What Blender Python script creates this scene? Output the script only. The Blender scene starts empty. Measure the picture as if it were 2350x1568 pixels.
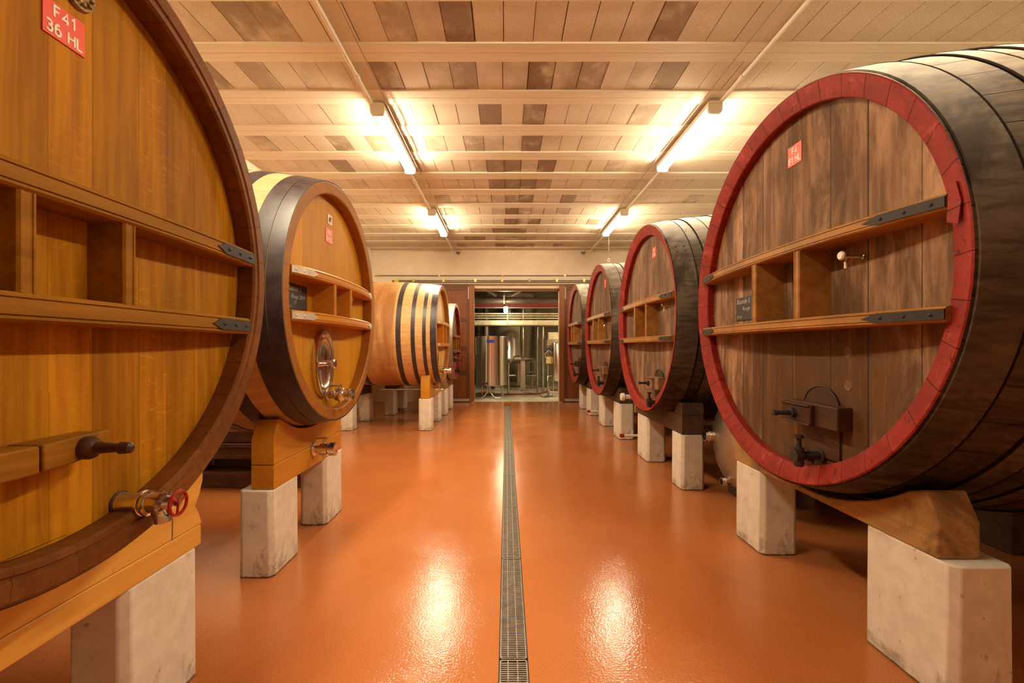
import bpy, math, random
from math import pi, sin, cos, sqrt, atan2
random.seed(7)
S = bpy.context.scene
COL = S.collection

# ------------------------------------------------------------------ camera
cam_d = bpy.data.cameras.new('camera')
cam_d.lens = 36.0 * 1020.0 / 2350.0
cam_d.sensor_width = 36.0
cam_d.sensor_fit = 'HORIZONTAL'
cam_d.shift_x = (1175 - 1162) / 2350.0
cam_d.shift_y = (797 - 784) / 2350.0
cam_d.clip_start = 0.02
cam_d.clip_end = 60
cam = bpy.data.objects.new('camera', cam_d)
COL.objects.link(cam)
cam.location = (0, 0, 1.4)
cam.rotation_euler = (pi / 2, 0, 0)
S.camera = cam

# ------------------------------------------------------------------ world, exposure
W = bpy.data.worlds.new('world')
S.world = W
W.use_nodes = True
W.node_tree.nodes['Background'].inputs[0].default_value = (1.0, 0.7, 0.45, 1)
W.node_tree.nodes['Background'].inputs[1].default_value = 0.0
S.view_settings.view_transform = 'Standard'
S.view_settings.look = 'None'
S.view_settings.gamma = 1.0
S.view_settings.use_curve_mapping = False
S.view_settings.exposure = 0.15
TUBE_COLOR = (1.0, 0.84, 0.57)
TUBE_POWER = 150.0
BULB_POWER = 220.0
FILL_BULB_POWER = 420.0
S.cycles.max_bounces = 7
S.cycles.diffuse_bounces = 4
S.cycles.glossy_bounces = 3
S.cycles.transmission_bounces = 2
S.cycles.sample_clamp_indirect = 6.0
S.cycles.adaptive_threshold = 0.02
S.cycles.caustics_reflective = False
S.cycles.caustics_refractive = False

H_CEIL = 3.886
XL, XR = -3.46, 4.7
YB, YN = 11.42, -3.2


# ------------------------------------------------------------------ node helpers
class NT:
    def __init__(self, name):
        self.m = bpy.data.materials.new(name)
        self.m.use_nodes = True
        self.t = self.m.node_tree
        self.b = self.t.nodes['Principled BSDF']
        self._co = None

    def n(self, typ, **kw):
        nd = self.t.nodes.new(typ)
        for k, v in kw.items():
            setattr(nd, k, v)
        return nd

    def _set(self, sock, v):
        if v is None:
            return
        if hasattr(v, 'is_linked') or isinstance(v, bpy.types.NodeSocket):
            self.t.links.new(v, sock)
        else:
            if hasattr(sock.default_value, '__len__'):
                if isinstance(v, (int, float)):
                    v = (v,) * len(sock.default_value)
                if len(sock.default_value) == 4 and len(v) == 3:
                    v = tuple(v) + (1,)
            sock.default_value = v

    def co(self):
        if self._co is None:
            self._co = self.n('ShaderNodeTexCoord').outputs['Object']
        return self._co

    def xyz(self, v=None):
        s = self.n('ShaderNodeSeparateXYZ')
        self._set(s.inputs[0], v or self.co())
        return s.outputs

    def vec(self, x, y, z):
        c = self.n('ShaderNodeCombineXYZ')
        for i, v in enumerate((x, y, z)):
            self._set(c.inputs[i], v)
        return c.outputs[0]

    def ma(self, op, a, b=None, c=None, clamp=False):
        nd = self.n('ShaderNodeMath', operation=op, use_clamp=clamp)
        for i, v in enumerate((a, b, c)):
            if v is not None:
                self._set(nd.inputs[i], v)
        return nd.outputs[0]

    def scale(self, v, s):
        nd = self.n('ShaderNodeVectorMath', operation='MULTIPLY')
        self._set(nd.inputs[0], v)
        self._set(nd.inputs[1], s)
        return nd.outputs[0]

    def noise(self, v, scale=1.0, detail=4.0, rough=0.55, dist=0.0):
        nd = self.n('ShaderNodeTexNoise')
        self._set(nd.inputs['Vector'], v)
        nd.inputs['Scale'].default_value = scale
        nd.inputs['Detail'].default_value = detail
        nd.inputs['Roughness'].default_value = rough
        nd.inputs['Distortion'].default_value = dist
        return nd.outputs[0]

    def white(self, v):
        nd = self.n('ShaderNodeTexWhiteNoise', noise_dimensions='1D')
        self._set(nd.inputs['W'], v)
        return nd.outputs[0]

    def ramp(self, v, lo, hi, a=0.0, b=1.0):
        nd = self.n('ShaderNodeMapRange')
        nd.interpolation_type = 'SMOOTHSTEP'
        for i, x in enumerate((v, lo, hi, a, b)):
            self._set(nd.inputs[i], x)
        return nd.outputs[0]

    def mix(self, f, a, b, mode='MIX'):
        nd = self.n('ShaderNodeMix', data_type='RGBA', blend_type=mode)
        self._set(nd.inputs[0], f)
        self._set(nd.inputs[6], a)
        self._set(nd.inputs[7], b)
        return nd.outputs[2]

    def bump(self, h, strength=0.3, dist=0.002):
        nd = self.n('ShaderNodeBump')
        nd.inputs['Strength'].default_value = strength
        nd.inputs['Distance'].default_value = dist
        self._set(nd.inputs['Height'], h)
        self.t.links.new(nd.outputs[0], self.b.inputs['Normal'])

    def out(self, col=None, rough=None, metal=None, spec=None):
        for k, v in (('Base Color', col), ('Roughness', rough), ('Metallic', metal), ('Specular IOR Level', spec)):
            if v is not None:
                self._set(self.b.inputs[k], v)
        return self.m


def plain(name, col, rough=0.5, metal=0.0, var=0.12, sc=9.0, bump=0.0):
    """one colour with soft mottling"""
    t = NT(name)
    f = t.noise(t.co(), sc, 4, 0.6)
    c = t.mix(t.ramp(f, 0.3, 0.7), tuple(x * (1 - var) for x in col), tuple(min(1, x * (1 + var)) for x in col))
    r = t.ma('MULTIPLY_ADD', f, 0.25, rough - 0.125)
    if bump:
        t.bump(t.noise(t.co(), sc * 14, 3), 0.4, bump)
    return t.out(c, r, metal)


def wood_planks(name, c1, c2, cd, plank=0.2, mode='head', rough=0.5, dirt=0.0, dirtcol=(0.02, 0.012, 0.008),
                streak=0.0, streakcol=(0.3, 0.12, 0.02), seed=0.0, fleck=0.0, gap=0.016, tone=0.30, worn=0.0, top_light=0.0, spec=0.22, soft=False, soak_shade=None):
    """head: upright planks side by side along Y. stave: staves round the X axis. rim: stave ends, painted or bare."""
    t = NT(name)
    x, y, z = t.xyz()
    if mode == 'head':
        u = t.ma('ADD', t.ma('DIVIDE', y, plank), t.ma('MULTIPLY', t.ma('SINE', t.ma('MULTIPLY', y, 17.0)), 0.10))
        gv = t.vec(x, t.ma('MULTIPLY', y, 24.0 if soft else 34.0), t.ma('MULTIPLY', z, 1.9 if soft else 1.6))
        pv = t.vec(x, t.ma('MULTIPLY', y, 6.0 if soft else 7.0), t.ma('MULTIPLY', z, 1.7 if soft else 1.3))
        fv = t.vec(x, t.ma('MULTIPLY', y, 16.0), t.ma('MULTIPLY', z, 60.0))
        sv = t.vec(x, t.ma('MULTIPLY', y, 14.0), t.ma('MULTIPLY', z, 1.0))
    else:
        u = t.ma('MULTIPLY', t.ma('ARCTAN2', y, z), plank / (2 * pi))
        gv = t.scale(t.co(), (2.2 if mode == 'stave' else 20.0, 30.0, 30.0))
        pv = t.scale(t.co(), (1.5, 4.5, 4.5))
        fv = t.scale(t.co(), (40.0, 9.0, 9.0))
        sv = t.scale(t.co(), (9.0, 2.0, 2.0))
    u = t.ma('ADD', u, seed + 40.0)
    idx = t.ma('FLOOR', u)
    fr = t.ma('FRACT', u)
    wob = t.ma('MULTIPLY', t.ma('SUBTRACT', t.noise(gv, 0.6, 3), 0.5), gap * 1.2)
    e = t.ma('ADD', t.ma('MINIMUM', fr, t.ma('SUBTRACT', 1.0, fr)), wob)
    line = t.ramp(e, gap * 0.15, gap, 1.0, 0.0)
    g = t.noise(gv, 1.0, 6, 0.62, 0.4)
    p = t.noise(pv, 1.0, 4, 0.6, 0.3)
    wv = t.white(idx)
    f = t.ma('ADD', t.ma('MULTIPLY', g, 0.38 if soft else 0.55), t.ma('MULTIPLY', p, 0.62 if soft else 0.45))
    c = t.mix(t.ramp(f, 0.36, 0.65), c1, c2)
    tv = t.ma('MULTIPLY_ADD', wv, tone, 1.0 - tone * 0.55)
    c = t.mix(1.0, c, t.vec(tv, tv, tv), 'MULTIPLY')
    if fleck:
        fl = t.ramp(t.noise(fv, 1.0, 3, 0.6, 1.2), 0.57, 0.66)
        fl = t.ma('MULTIPLY', fl, t.ramp(t.white(t.ma('ADD', idx, 7.3)), 0.4, 0.9))
        c = t.mix(t.ma('MULTIPLY', fl, fleck), c, tuple(min(1, v * 1.7) for v in c2))
    if streak:
        st = t.ramp(t.noise(sv, 1.0, 5, 0.65, 0.5), 0.55, 0.72)
        c = t.mix(t.ma('MULTIPLY', st, streak), c, streakcol)
    if dirt:
        d = t.ramp(t.noise(t.scale(t.co(), (2.5, 5.0, 1.5)), 1.0, 7, 0.70, 0.4), 0.44, 0.64)
        c = t.mix(t.ma('MULTIPLY', d, dirt), c, dirtcol)
    if soak_shade:
        # wine stain plus painted light falloff round the hatch, with a ragged edge
        dy = t.ma('DIVIDE', t.ma('SUBTRACT', y, soak_shade[0]), soak_shade[2])
        dz_ = t.ma('DIVIDE', t.ma('SUBTRACT', z, soak_shade[1]), soak_shade[3])
        rr = t.ma('SQRT', t.ma('ADD', t.ma('MULTIPLY', dy, dy), t.ma('MULTIPLY', dz_, dz_)))
        rr = t.ma('ADD', rr, t.ma('MULTIPLY', t.ma('SUBTRACT', t.noise(t.vec(x, t.ma('MULTIPLY', y, 9.0), t.ma('MULTIPLY', z, 1.6)), 1.0, 5, 0.6), 0.5), 1.1))
        c = t.mix(t.ma('MULTIPLY', t.ramp(rr, 1.05, 0.6), 0.85), c, (0.080, 0.034, 0.009))
        st2 = t.ma('MULTIPLY', t.ramp(rr, 1.25, 0.7), t.ramp(t.noise(t.vec(x, t.ma('MULTIPLY', y, 22.0), t.ma('MULTIPLY', z, 1.5)), 1.0, 5, 0.65), 0.56, 0.68))
        c = t.mix(t.ma('MULTIPLY', st2, 0.55), c, (0.25, 0.095, 0.014))
    if worn:
        d = t.ramp(t.noise(t.scale(t.co(), (9, 9, 9)), 1.0, 6, 0.7, 0.6), 0.53, 0.68)
        c = t.mix(t.ma('MULTIPLY', d, worn), c, tuple(min(1, v * 1.5 + 0.035) for v in c2))
        d2 = t.ramp(t.noise(t.scale(t.co(), (23, 23, 23)), 1.0, 6, 0.7, 0.8), 0.60, 0.66)
        c = t.mix(t.ma('MULTIPLY', d2, worn * 1.4), c, cd)
    if top_light:
        # paler upper staves: lamp glare on the tops painted into the colour
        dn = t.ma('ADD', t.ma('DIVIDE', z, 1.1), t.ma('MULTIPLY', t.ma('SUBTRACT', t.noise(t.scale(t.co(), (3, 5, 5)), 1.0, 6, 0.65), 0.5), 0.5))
        c = t.mix(t.ma('MULTIPLY', t.ramp(dn, 0.55, 0.98), top_light), c, (0.40, 0.335, 0.28))
    c = t.mix(t.ma('MULTIPLY', line, 0.85), c, cd)
    hgt = t.ma('SUBTRACT', t.ma('MULTIPLY', g, 0.35), line)
    t.bump(hgt, 0.5, 0.003)
    return t.out(c, t.ma('MULTIPLY_ADD', g, 0.3, rough - 0.10), 0.0, spec)


def wood_plain(name, c1, c2, axis=1, rough=0.5, knots=0.0, dirt=0.0, spec=0.28):
    t = NT(name)
    sc = [26.0, 26.0, 26.0]
    sc[axis] = 1.8
    g = t.noise(t.scale(t.co(), tuple(sc)), 1.0, 6, 0.6, 0.5)
    p = t.noise(t.scale(t.co(), tuple(s * 0.16 for s in sc)), 1.0, 4, 0.6, 0.6)
    f = t.ma('ADD', t.ma('MULTIPLY', g, 0.5), t.ma('MULTIPLY', p, 0.5))
    c = t.mix(t.ramp(f, 0.33, 0.67), c1, c2)
    if knots:
        vo = t.n('ShaderNodeTexVoronoi')
        t._set(vo.inputs['Vector'], t.scale(t.co(), (3.1, 3.1, 3.1)))
        vo.inputs['Scale'].default_value = 1.6
        k = t.ramp(vo.outputs['Distance'], 0.05, 0.11, 1.0, 0.0)
        c = t.mix(t.ma('MULTIPLY', k, knots), c, tuple(v * 0.35 for v in c1))
    if dirt:
        d = t.ramp(t.noise(t.scale(t.co(), (4, 4, 4)), 1.0, 6, 0.7, 0.8), 0.45, 0.62)
        c = t.mix(t.ma('MULTIPLY', d, dirt), c, (0.035, 0.018, 0.01))
    t.bump(g, 0.25, 0.002)
    return t.out(c, t.ma('MULTIPLY_ADD', g, 0.25, rough - 0.10), 0.0, spec)


def emit(name, col, power):
    t = NT(name)
    t.b.inputs['Base Color'].default_value = (0.8, 0.8, 0.8, 1)
    t.b.inputs['Emission Color'].default_value = tuple(col) + (1,)
    t.b.inputs['Emission Strength'].default_value = power
    return t.m


# ------------------------------------------------------------------ materials
M = {}
# setting
def mk_floor():
    t = NT('terracotta_resin_floor')
    big = t.noise(t.co(), 0.8, 5, 0.6, 0.3)
    sp = t.noise(t.co(), 170.0, 3, 0.75)
    c = t.mix(t.ramp(big, 0.25, 0.75), (0.41, 0.124, 0.034), (0.48, 0.158, 0.047))
    c = t.mix(t.ma('MULTIPLY', t.ramp(sp, 0.52, 0.70), 0.5), c, (0.66, 0.27, 0.10))
    c = t.mix(t.ma('MULTIPLY', t.ramp(sp, 0.46, 0.30), 0.6), c, (0.23, 0.052, 0.015))
    dirt = t.ramp(t.noise(t.scale(t.co(), (2.2, 0.9, 1.0)), 1.0, 7, 0.65, 0.6), 0.50, 0.80)
    c = t.mix(t.ma('MULTIPLY', dirt, 0.22), c, (0.25, 0.06, 0.018))
    h = t.ma('ADD', t.noise(t.co(), 90.0, 2, 0.6), t.ma('MULTIPLY', t.noise(t.scale(t.co(), (6.0, 4.0, 1.0)), 1.0, 2, 0.5), 1.6))
    t.bump(h, 0.55, 0.0016)
    r = t.ramp(t.noise(t.scale(t.co(), (1.0, 1.6, 1)), 1.0, 4, 0.6), 0.35, 0.7, 0.11, 0.20)
    return t.out(c, r, 0.0, 0.5)
M['floor'] = mk_floor()

def mk_ceil():
    t = NT('painted_pumice_block')
    at = t.n('ShaderNodeAttribute', attribute_name='stain')
    st = at.outputs['Fac']
    g = t.noise(t.co(), 120.0, 3, 0.7)
    m = t.noise(t.scale(t.co(), (3.4, 2.6, 1)), 1.0, 5, 0.6, 0.2)
    c = t.mix(t.ramp(g, 0.35, 0.65), (0.60, 0.48, 0.36), (0.78, 0.66, 0.51))
    k = t.ma('MULTIPLY', st, t.ramp(t.ma('ADD', m, t.ma('MULTIPLY', st, 0.22)), 0.42, 0.74))
    kk = t.ma('MULTIPLY', k, t.ma('MULTIPLY_ADD', g, 1.5, 0.15), clamp=True)
    c = t.mix(kk, c, (0.20, 0.115, 0.055))
    t.bump(g, 0.7, 0.004)
    return t.out(c, 0.9)
M['ceil'] = mk_ceil()

def mk_joist():
    t = NT('painted_concrete_joist')
    g = t.noise(t.scale(t.co(), (2, 40, 40)), 1.0, 4, 0.6)
    c = t.mix(t.ramp(g, 0.3, 0.7), (0.74, 0.62, 0.47), (0.80, 0.69, 0.54))
    t.bump(g, 0.2, 0.001)
    return t.out(c, 0.75)
M['joist'] = mk_joist()
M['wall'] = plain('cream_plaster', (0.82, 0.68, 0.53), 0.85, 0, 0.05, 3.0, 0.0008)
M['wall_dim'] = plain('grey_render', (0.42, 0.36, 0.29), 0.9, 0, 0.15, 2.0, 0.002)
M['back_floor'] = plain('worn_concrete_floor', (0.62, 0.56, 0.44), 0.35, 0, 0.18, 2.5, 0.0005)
M['lintel'] = wood_plain('brown_lintel_paint', (0.16, 0.065, 0.025), (0.20, 0.085, 0.03), 0, 0.5)

# casks
M['c1_head'] = wood_planks('honey_oak_head', (0.28, 0.102, 0.004), (0.47, 0.196, 0.008), (0.10, 0.032, 0.003), 0.135, 'head', 0.52, spec=0.12, seed=3.0, fleck=0.35, gap=0.007, tone=0.46)
M['c1_rim'] = wood_planks('umber_oak_rim', (0.13, 0.042, 0.009), (0.20, 0.068, 0.014), (0.04, 0.012, 0.003), 34, 'rim', 0.42, gap=0.008, tone=0.2)
M['c1_body'] = wood_planks('honey_oak_stave', (0.34, 0.15, 0.04), (0.50, 0.25, 0.075), (0.10, 0.04, 0.01), 48, 'stave', 0.5, gap=0.03, tone=0.2)
M['c1_bar'] = wood_plain('oak_crossbar', (0.20, 0.080, 0.007), (0.35, 0.155, 0.014), 1, 0.55, spec=0.12)
M['c2_head'] = wood_planks('amber_oak_head', (0.45, 0.187, 0.009), (0.58, 0.262, 0.014), (0.24, 0.08, 0.008), 0.15, 'head', 0.42, seed=1.0, fleck=0.0, gap=0.006, tone=0.2)
M['c2_rim'] = wood_planks('amber_oak_rim', (0.28, 0.100, 0.012), (0.36, 0.138, 0.018), (0.14, 0.045, 0.006), 36, 'rim', 0.42, gap=0.010, tone=0.12)
M['c2_body'] = wood_planks('pale_oak_stave', (0.46, 0.29, 0.14), (0.57, 0.39, 0.21), (0.24, 0.12, 0.05), 46, 'stave', 0.45, gap=0.012, tone=0.12)
M['c2_bar'] = wood_plain('amber_crossbar', (0.46, 0.175, 0.018), (0.60, 0.25, 0.03), 1, 0.4)
M['c3_head'] = wood_planks('straw_oak_head', (0.55, 0.31, 0.085), (0.68, 0.42, 0.13), (0.25, 0.11, 0.03), 0.15, 'head', 0.45, gap=0.006, tone=0.15)
M['c3_rim'] = wood_planks('straw_oak_rim', (0.33, 0.14, 0.035), (0.42, 0.19, 0.05), (0.14, 0.05, 0.012), 36, 'rim', 0.45, gap=0.01, tone=0.12)

def mk_c3body():
    t = NT('blond_oak_stave')
    x, y, z = t.xyz()
    u = t.ma('MULTIPLY_ADD', t.ma('ARCTAN2', y, z), 46 / (2 * pi), 60.0)
    idx, fr = t.ma('FLOOR', u), t.ma('FRACT', u)
    e = t.ma('MINIMUM', fr, t.ma('SUBTRACT', 1.0, fr))
    line = t.ramp(e, 0.002, 0.02, 1.0, 0.0)
    g = t.noise(t.scale(t.co(), (2.2, 30, 30)), 1.0, 6, 0.6, 0.3)
    c = t.mix(t.ramp(g, 0.33, 0.67), (0.58, 0.33, 0.125), (0.70, 0.43, 0.18))
    tv = t.ma('MULTIPLY_ADD', t.white(idx), 0.16, 0.9)
    c = t.mix(1.0, c, t.vec(tv, tv, tv), 'MULTIPLY')
    # wine-soaked belt round the belly
    belt = t.ma('MULTIPLY', t.ramp(x, -0.655, -0.70), t.ramp(x, -1.45, -1.20))
    band = t.ramp(t.noise(t.scale(t.co(), (6.0, 0.9, 0.9)), 1.0, 5, 0.65, 0.3), 0.36, 0.62)
    c = t.mix(t.ma('MULTIPLY', belt, t.ma('MULTIPLY_ADD', band, 0.45, 0.5)), c, (0.30, 0.118, 0.030))
    c = t.mix(t.ma('MULTIPLY', line, 0.5), c, (0.25, 0.11, 0.03))
    t.bump(t.ma('SUBTRACT', t.ma('MULTIPLY', g, 0.3), line), 0.3, 0.002)
    return t.out(c, 0.45)
M['c3_body'] = mk_c3body()

M['old_head'] = wood_planks('weathered_brown_head', (0.105, 0.050, 0.027), (0.285, 0.165, 0.098), (0.018, 0.008, 0.004), 0.27, 'head', 0.65, dirt=0.75, dirtcol=(0.062, 0.030, 0.016), streak=0.35, streakcol=(0.30, 0.125, 0.025), gap=0.012, tone=0.40, soft=True)
M['r1_head'] = wood_planks('wine_stained_shaded_brown_head', (0.13, 0.061, 0.030), (0.42, 0.238, 0.135), (0.018, 0.008, 0.004), 0.27, 'head', 0.65, dirt=0.78, dirtcol=(0.068, 0.032, 0.016), streak=0.3, streakcol=(0.30, 0.125, 0.025), gap=0.016, tone=0.45, soft=True, soak_shade=(0.10, -0.60, 0.75, 0.66))
M['old_head_pale'] = wood_planks('weathered_grey_brown_head', (0.115, 0.056, 0.032), (0.32, 0.19, 0.118), (0.022, 0.010, 0.005), 0.18, 'head', 0.65, dirt=0.72, dirtcol=(0.068, 0.033, 0.018), streak=0.25, streakcol=(0.36, 0.22, 0.12), gap=0.014, tone=0.35, seed=5.0, soft=True)
M['red_rim'] = wood_planks('worn_red_painted_rim', (0.21, 0.014, 0.009), (0.30, 0.026, 0.016), (0.030, 0.006, 0.005), 40, 'rim', 0.5, gap=0.022, tone=0.22, worn=0.55)
M['old_body'] = wood_planks('grimy_grey_stave', (0.030, 0.019, 0.012), (0.100, 0.068, 0.045), (0.008, 0.004, 0.003), 44, 'stave', 0.6, dirt=0.8, dirtcol=(0.014, 0.007, 0.005), streak=0.12, streakcol=(0.16, 0.07, 0.012), gap=0.03, tone=0.4, top_light=0.85, spec=0.1)
M['old_hoop'] = wood_planks('dull_grey_iron_hoop', (0.055, 0.038, 0.027), (0.135, 0.100, 0.074), (0.03, 0.02, 0.015), 3, 'stave', 0.68, dirt=0.75, dirtcol=(0.018, 0.010, 0.007), streak=0.25, streakcol=(0.18, 0.075, 0.012), gap=0.001, tone=0.1, top_light=0.8, spec=0.12)
M['pale_hoop'] = plain('pale_galvanised_hoop', (0.42, 0.36, 0.30), 0.5, 0.2, 0.2, 6.0)
M['black_hoop'] = plain('black_violet_iron_hoop', (0.040, 0.026, 0.030), 0.40, 0.0, 0.35, 14.0, 0.0008)
M['old_bar'] = wood_plain('ochre_crossbar', (0.29, 0.125, 0.028), (0.44, 0.21, 0.055), 1, 0.42, dirt=0.25)
M['iron'] = plain('black_forged_iron', (0.022, 0.014, 0.013), 0.6, 0.0, 0.4, 22.0, 0.001)
def mk_hoop_shadow():
    t = NT('black_hoop_shadow')
    g = t.noise(t.co(), 20.0, 4, 0.6)
    return t.out(t.mix(g, (0.010, 0.006, 0.005), (0.022, 0.013, 0.010)), 0.95, 0.0, 0.02)
M['hoop_shadow_line'] = mk_hoop_shadow()  # near-black colour for the shadow lines along the hoops
M['iron_grey'] = plain('grey_forged_iron', (0.10, 0.066, 0.058), 0.5, 0.0, 0.3, 22.0, 0.001)
M['zinc_dull'] = plain('dull_zinc_plate', (0.34, 0.28, 0.24), 0.5, 0.2, 0.12, 18.0)
M['zinc'] = plain('pale_zinc_strap', (0.62, 0.55, 0.46), 0.4, 0.3, 0.12, 18.0)
M['hatch_wood'] = wood_plain('dark_hatch_wood', (0.045, 0.018, 0.009), (0.095, 0.042, 0.018), 1, 0.5)
M['yoke_grey'] = wood_plain('weathered_yoke_wood', (0.17, 0.09, 0.05), (0.33, 0.19, 0.11), 1, 0.6)
M['plug'] = plain('ochre_plug_wood', (0.15, 0.065, 0.014), 0.6, 0.0, 0.4, 60.0)
M['handle_wood'] = wood_plain('dark_turned_wood', (0.045, 0.018, 0.012), (0.09, 0.035, 0.02), 0, 0.4)
M['steel'] = plain('polished_stainless', (0.74, 0.70, 0.65), 0.17, 1.0, 0.04, 5.0)
def mk_streak():
    t = NT('ring_polished_stainless')
    tg = t.n('ShaderNodeTangent', direction_type='RADIAL', axis='Z')
    t.t.links.new(tg.outputs[0], t.b.inputs['Tangent'])
    t.b.inputs['Anisotropic'].default_value = 0.9
    t.b.inputs['Anisotropic Rotation'].default_value = 0.25
    return t.out((0.70, 0.64, 0.58), 0.20, 1.0)
M['steel_streak'] = mk_streak()
M['steel_brushed'] = plain('brushed_stainless', (0.60, 0.55, 0.48), 0.30, 1.0, 0.06, 3.0)
M['steel_dark'] = plain('dull_steel_pipe', (0.36, 0.30, 0.25), 0.42, 0.8, 0.15, 8.0)
M['red_paint'] = plain('red_enamel', (0.35, 0.012, 0.012), 0.3, 0.0, 0.1, 10.0)
M['sign_red'] = plain('red_sign_plastic', (0.80, 0.075, 0.045), 0.4, 0.0, 0.03, 4.0)
M['sign_faded'] = plain('faded_red_sign_plastic', (0.78, 0.14, 0.075), 0.4, 0.0, 0.03, 4.0)
M['white_ink'] = plain('white_lettering', (0.86, 0.78, 0.66), 0.5, 0.0, 0.02, 4.0)
M['white_plate'] = plain('white_badge_plate', (0.82, 0.76, 0.66), 0.4, 0.0, 0.03, 4.0)
M['black_ink'] = plain('black_emblem_ink', (0.02, 0.018, 0.016), 0.5, 0.0, 0.02, 4.0)
M['slate'] = plain('chalkboard_slate', (0.030, 0.022, 0.022), 0.6, 0.0, 0.2, 12.0)
M['chalk'] = plain('white_chalk', (0.60, 0.52, 0.46), 0.9, 0.0, 0.2, 60.0)
M['brass'] = plain('aged_bronze_badge', (0.32, 0.22, 0.10), 0.4, 0.8, 0.6, 60.0, 0.004)
M['yellow'] = plain('yellow_plastic', (0.75, 0.48, 0.03), 0.4, 0.0, 0.05, 5.0)
M['brass_bright'] = plain('brass_bracket', (0.75, 0.52, 0.16), 0.35, 0.7, 0.1, 8.0)
M['blue'] = plain('blue_label', (0.03, 0.04, 0.30), 0.4, 0.0, 0.05, 5.0)
# cradles
M['beam_c1'] = wood_plain('varnished_pine_beam', (0.62, 0.30, 0.055), (0.76, 0.42, 0.095), 1, 0.35, knots=0.6)
M['beam_c2'] = wood_plain('varnished_amber_beam', (0.44, 0.17, 0.014), (0.56, 0.24, 0.024), 1, 0.3)
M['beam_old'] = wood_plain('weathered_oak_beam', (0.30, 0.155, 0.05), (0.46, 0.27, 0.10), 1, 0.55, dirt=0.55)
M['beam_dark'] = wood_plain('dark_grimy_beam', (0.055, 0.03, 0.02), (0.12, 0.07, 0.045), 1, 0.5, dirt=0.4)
M['timber'] = wood_plain('rough_dark_timber', (0.09, 0.045, 0.028), (0.19, 0.10, 0.06), 0, 0.7, dirt=0.5)

def mk_block():
    t = NT('cast_concrete_block')
    x, y, z = t.xyz()
    g = t.noise(t.co(), 9.0, 6, 0.65)
    c = t.mix(t.ramp(g, 0.3, 0.7), (0.62, 0.555, 0.465), (0.74, 0.68, 0.585))
    pits = t.ramp(t.noise(t.scale(t.co(), (30, 30, 22)), 1.0, 2, 0.5), 0.70, 0.76)
    c = t.mix(t.ma('MULTIPLY', pits, 0.5), c, (0.16, 0.12, 0.08))
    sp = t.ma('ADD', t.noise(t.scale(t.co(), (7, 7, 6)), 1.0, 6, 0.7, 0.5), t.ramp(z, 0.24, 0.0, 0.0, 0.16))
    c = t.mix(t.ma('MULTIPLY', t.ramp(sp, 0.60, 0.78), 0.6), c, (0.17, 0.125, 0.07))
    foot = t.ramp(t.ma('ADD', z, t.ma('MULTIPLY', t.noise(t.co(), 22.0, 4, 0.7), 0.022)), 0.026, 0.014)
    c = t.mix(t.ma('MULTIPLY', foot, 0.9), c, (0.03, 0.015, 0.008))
    t.bump(g, 0.3, 0.003)
    return t.out(c, 0.8)
M['block'] = mk_block()

# doors and fittings
M['door_panel'] = wood_plain('mahogany_panel', (0.15, 0.044, 0.014), (0.25, 0.078, 0.022), 2, 0.45)
M['door_stile'] = wood_plain('mahogany_stile', (0.105, 0.036, 0.016), (0.145, 0.050, 0.022), 2, 0.45)
M['door_edge'] = wood_plain('mahogany_edge', (0.22, 0.072, 0.018), (0.28, 0.095, 0.025), 2, 0.4)
M['alu'] = plain('aluminium_strip', (0.62, 0.56, 0.50), 0.35, 0.7, 0.06, 9.0)
M['white_pvc'] = plain('white_pvc', (0.75, 0.68, 0.56), 0.4, 0.0, 0.03, 6.0)
M['grate'] = plain('galvanised_grating', (0.30, 0.25, 0.21), 0.42, 0.6, 0.15, 20.0)
M['channel'] = plain('black_drain_channel', (0.02, 0.016, 0.013), 0.6, 0.0, 0.3, 9.0)
M['red_beam'] = plain('red_steel_beam', (0.24, 0.016, 0.008), 0.45, 0.0, 0.15, 5.0)
M['track_grey'] = plain('painted_grey_track', (0.17, 0.125, 0.10), 0.5, 0.0, 0.12, 6.0)
M['black_pipe'] = plain('black_pipe', (0.06, 0.042, 0.035), 0.42, 0.0, 0.2, 6.0)
M['ochre_metal'] = plain('galvanised_walkway', (0.56, 0.50, 0.36), 0.4, 0.5, 0.15, 6.0)
M['hose_red'] = plain('red_rubber_hose', (0.22, 0.030, 0.016), 0.45, 0.0, 0.1, 8.0)
M['hose_pink'] = plain('salmon_rubber_hose', (0.60, 0.20, 0.11), 0.45, 0.0, 0.1, 8.0)
M['cord'] = plain('black_rubber_cord', (0.03, 0.02, 0.016), 0.5, 0.0, 0.1, 8.0)
M['green'] = plain('dark_green_plastic', (0.02, 0.07, 0.03), 0.5, 0.0, 0.1, 8.0)
M['tube'] = emit('fluorescent_diffuser', TUBE_COLOR, TUBE_POWER)
M['bulb'] = emit('bulkhead_globe', (1.0, 0.85, 0.52), BULB_POWER)
M['fill_bulb'] = emit('fill_lamp_globe', (1.0, 0.82, 0.46), FILL_BULB_POWER)

def mk_dimple():
    t = NT('quilted_stainless')
    v = t.n('ShaderNodeTexVoronoi', feature='F1')
    t._set(v.inputs['Vector'], t.scale(t.co(), (26, 26, 26)))
    v.inputs['Randomness'].default_value = 0.45
    v.inputs['Scale'].default_value = 1.0
    x, y, z = t.xyz()
    k = t.ramp(z, -0.06, -0.02)
    t.bump(t.ma('MULTIPLY', v.outputs['Distance'], k), 0.35, 0.012)
    return t.out((0.55, 0.47, 0.40), 0.42, 1.0)
M['dimple'] = mk_dimple()


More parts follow.
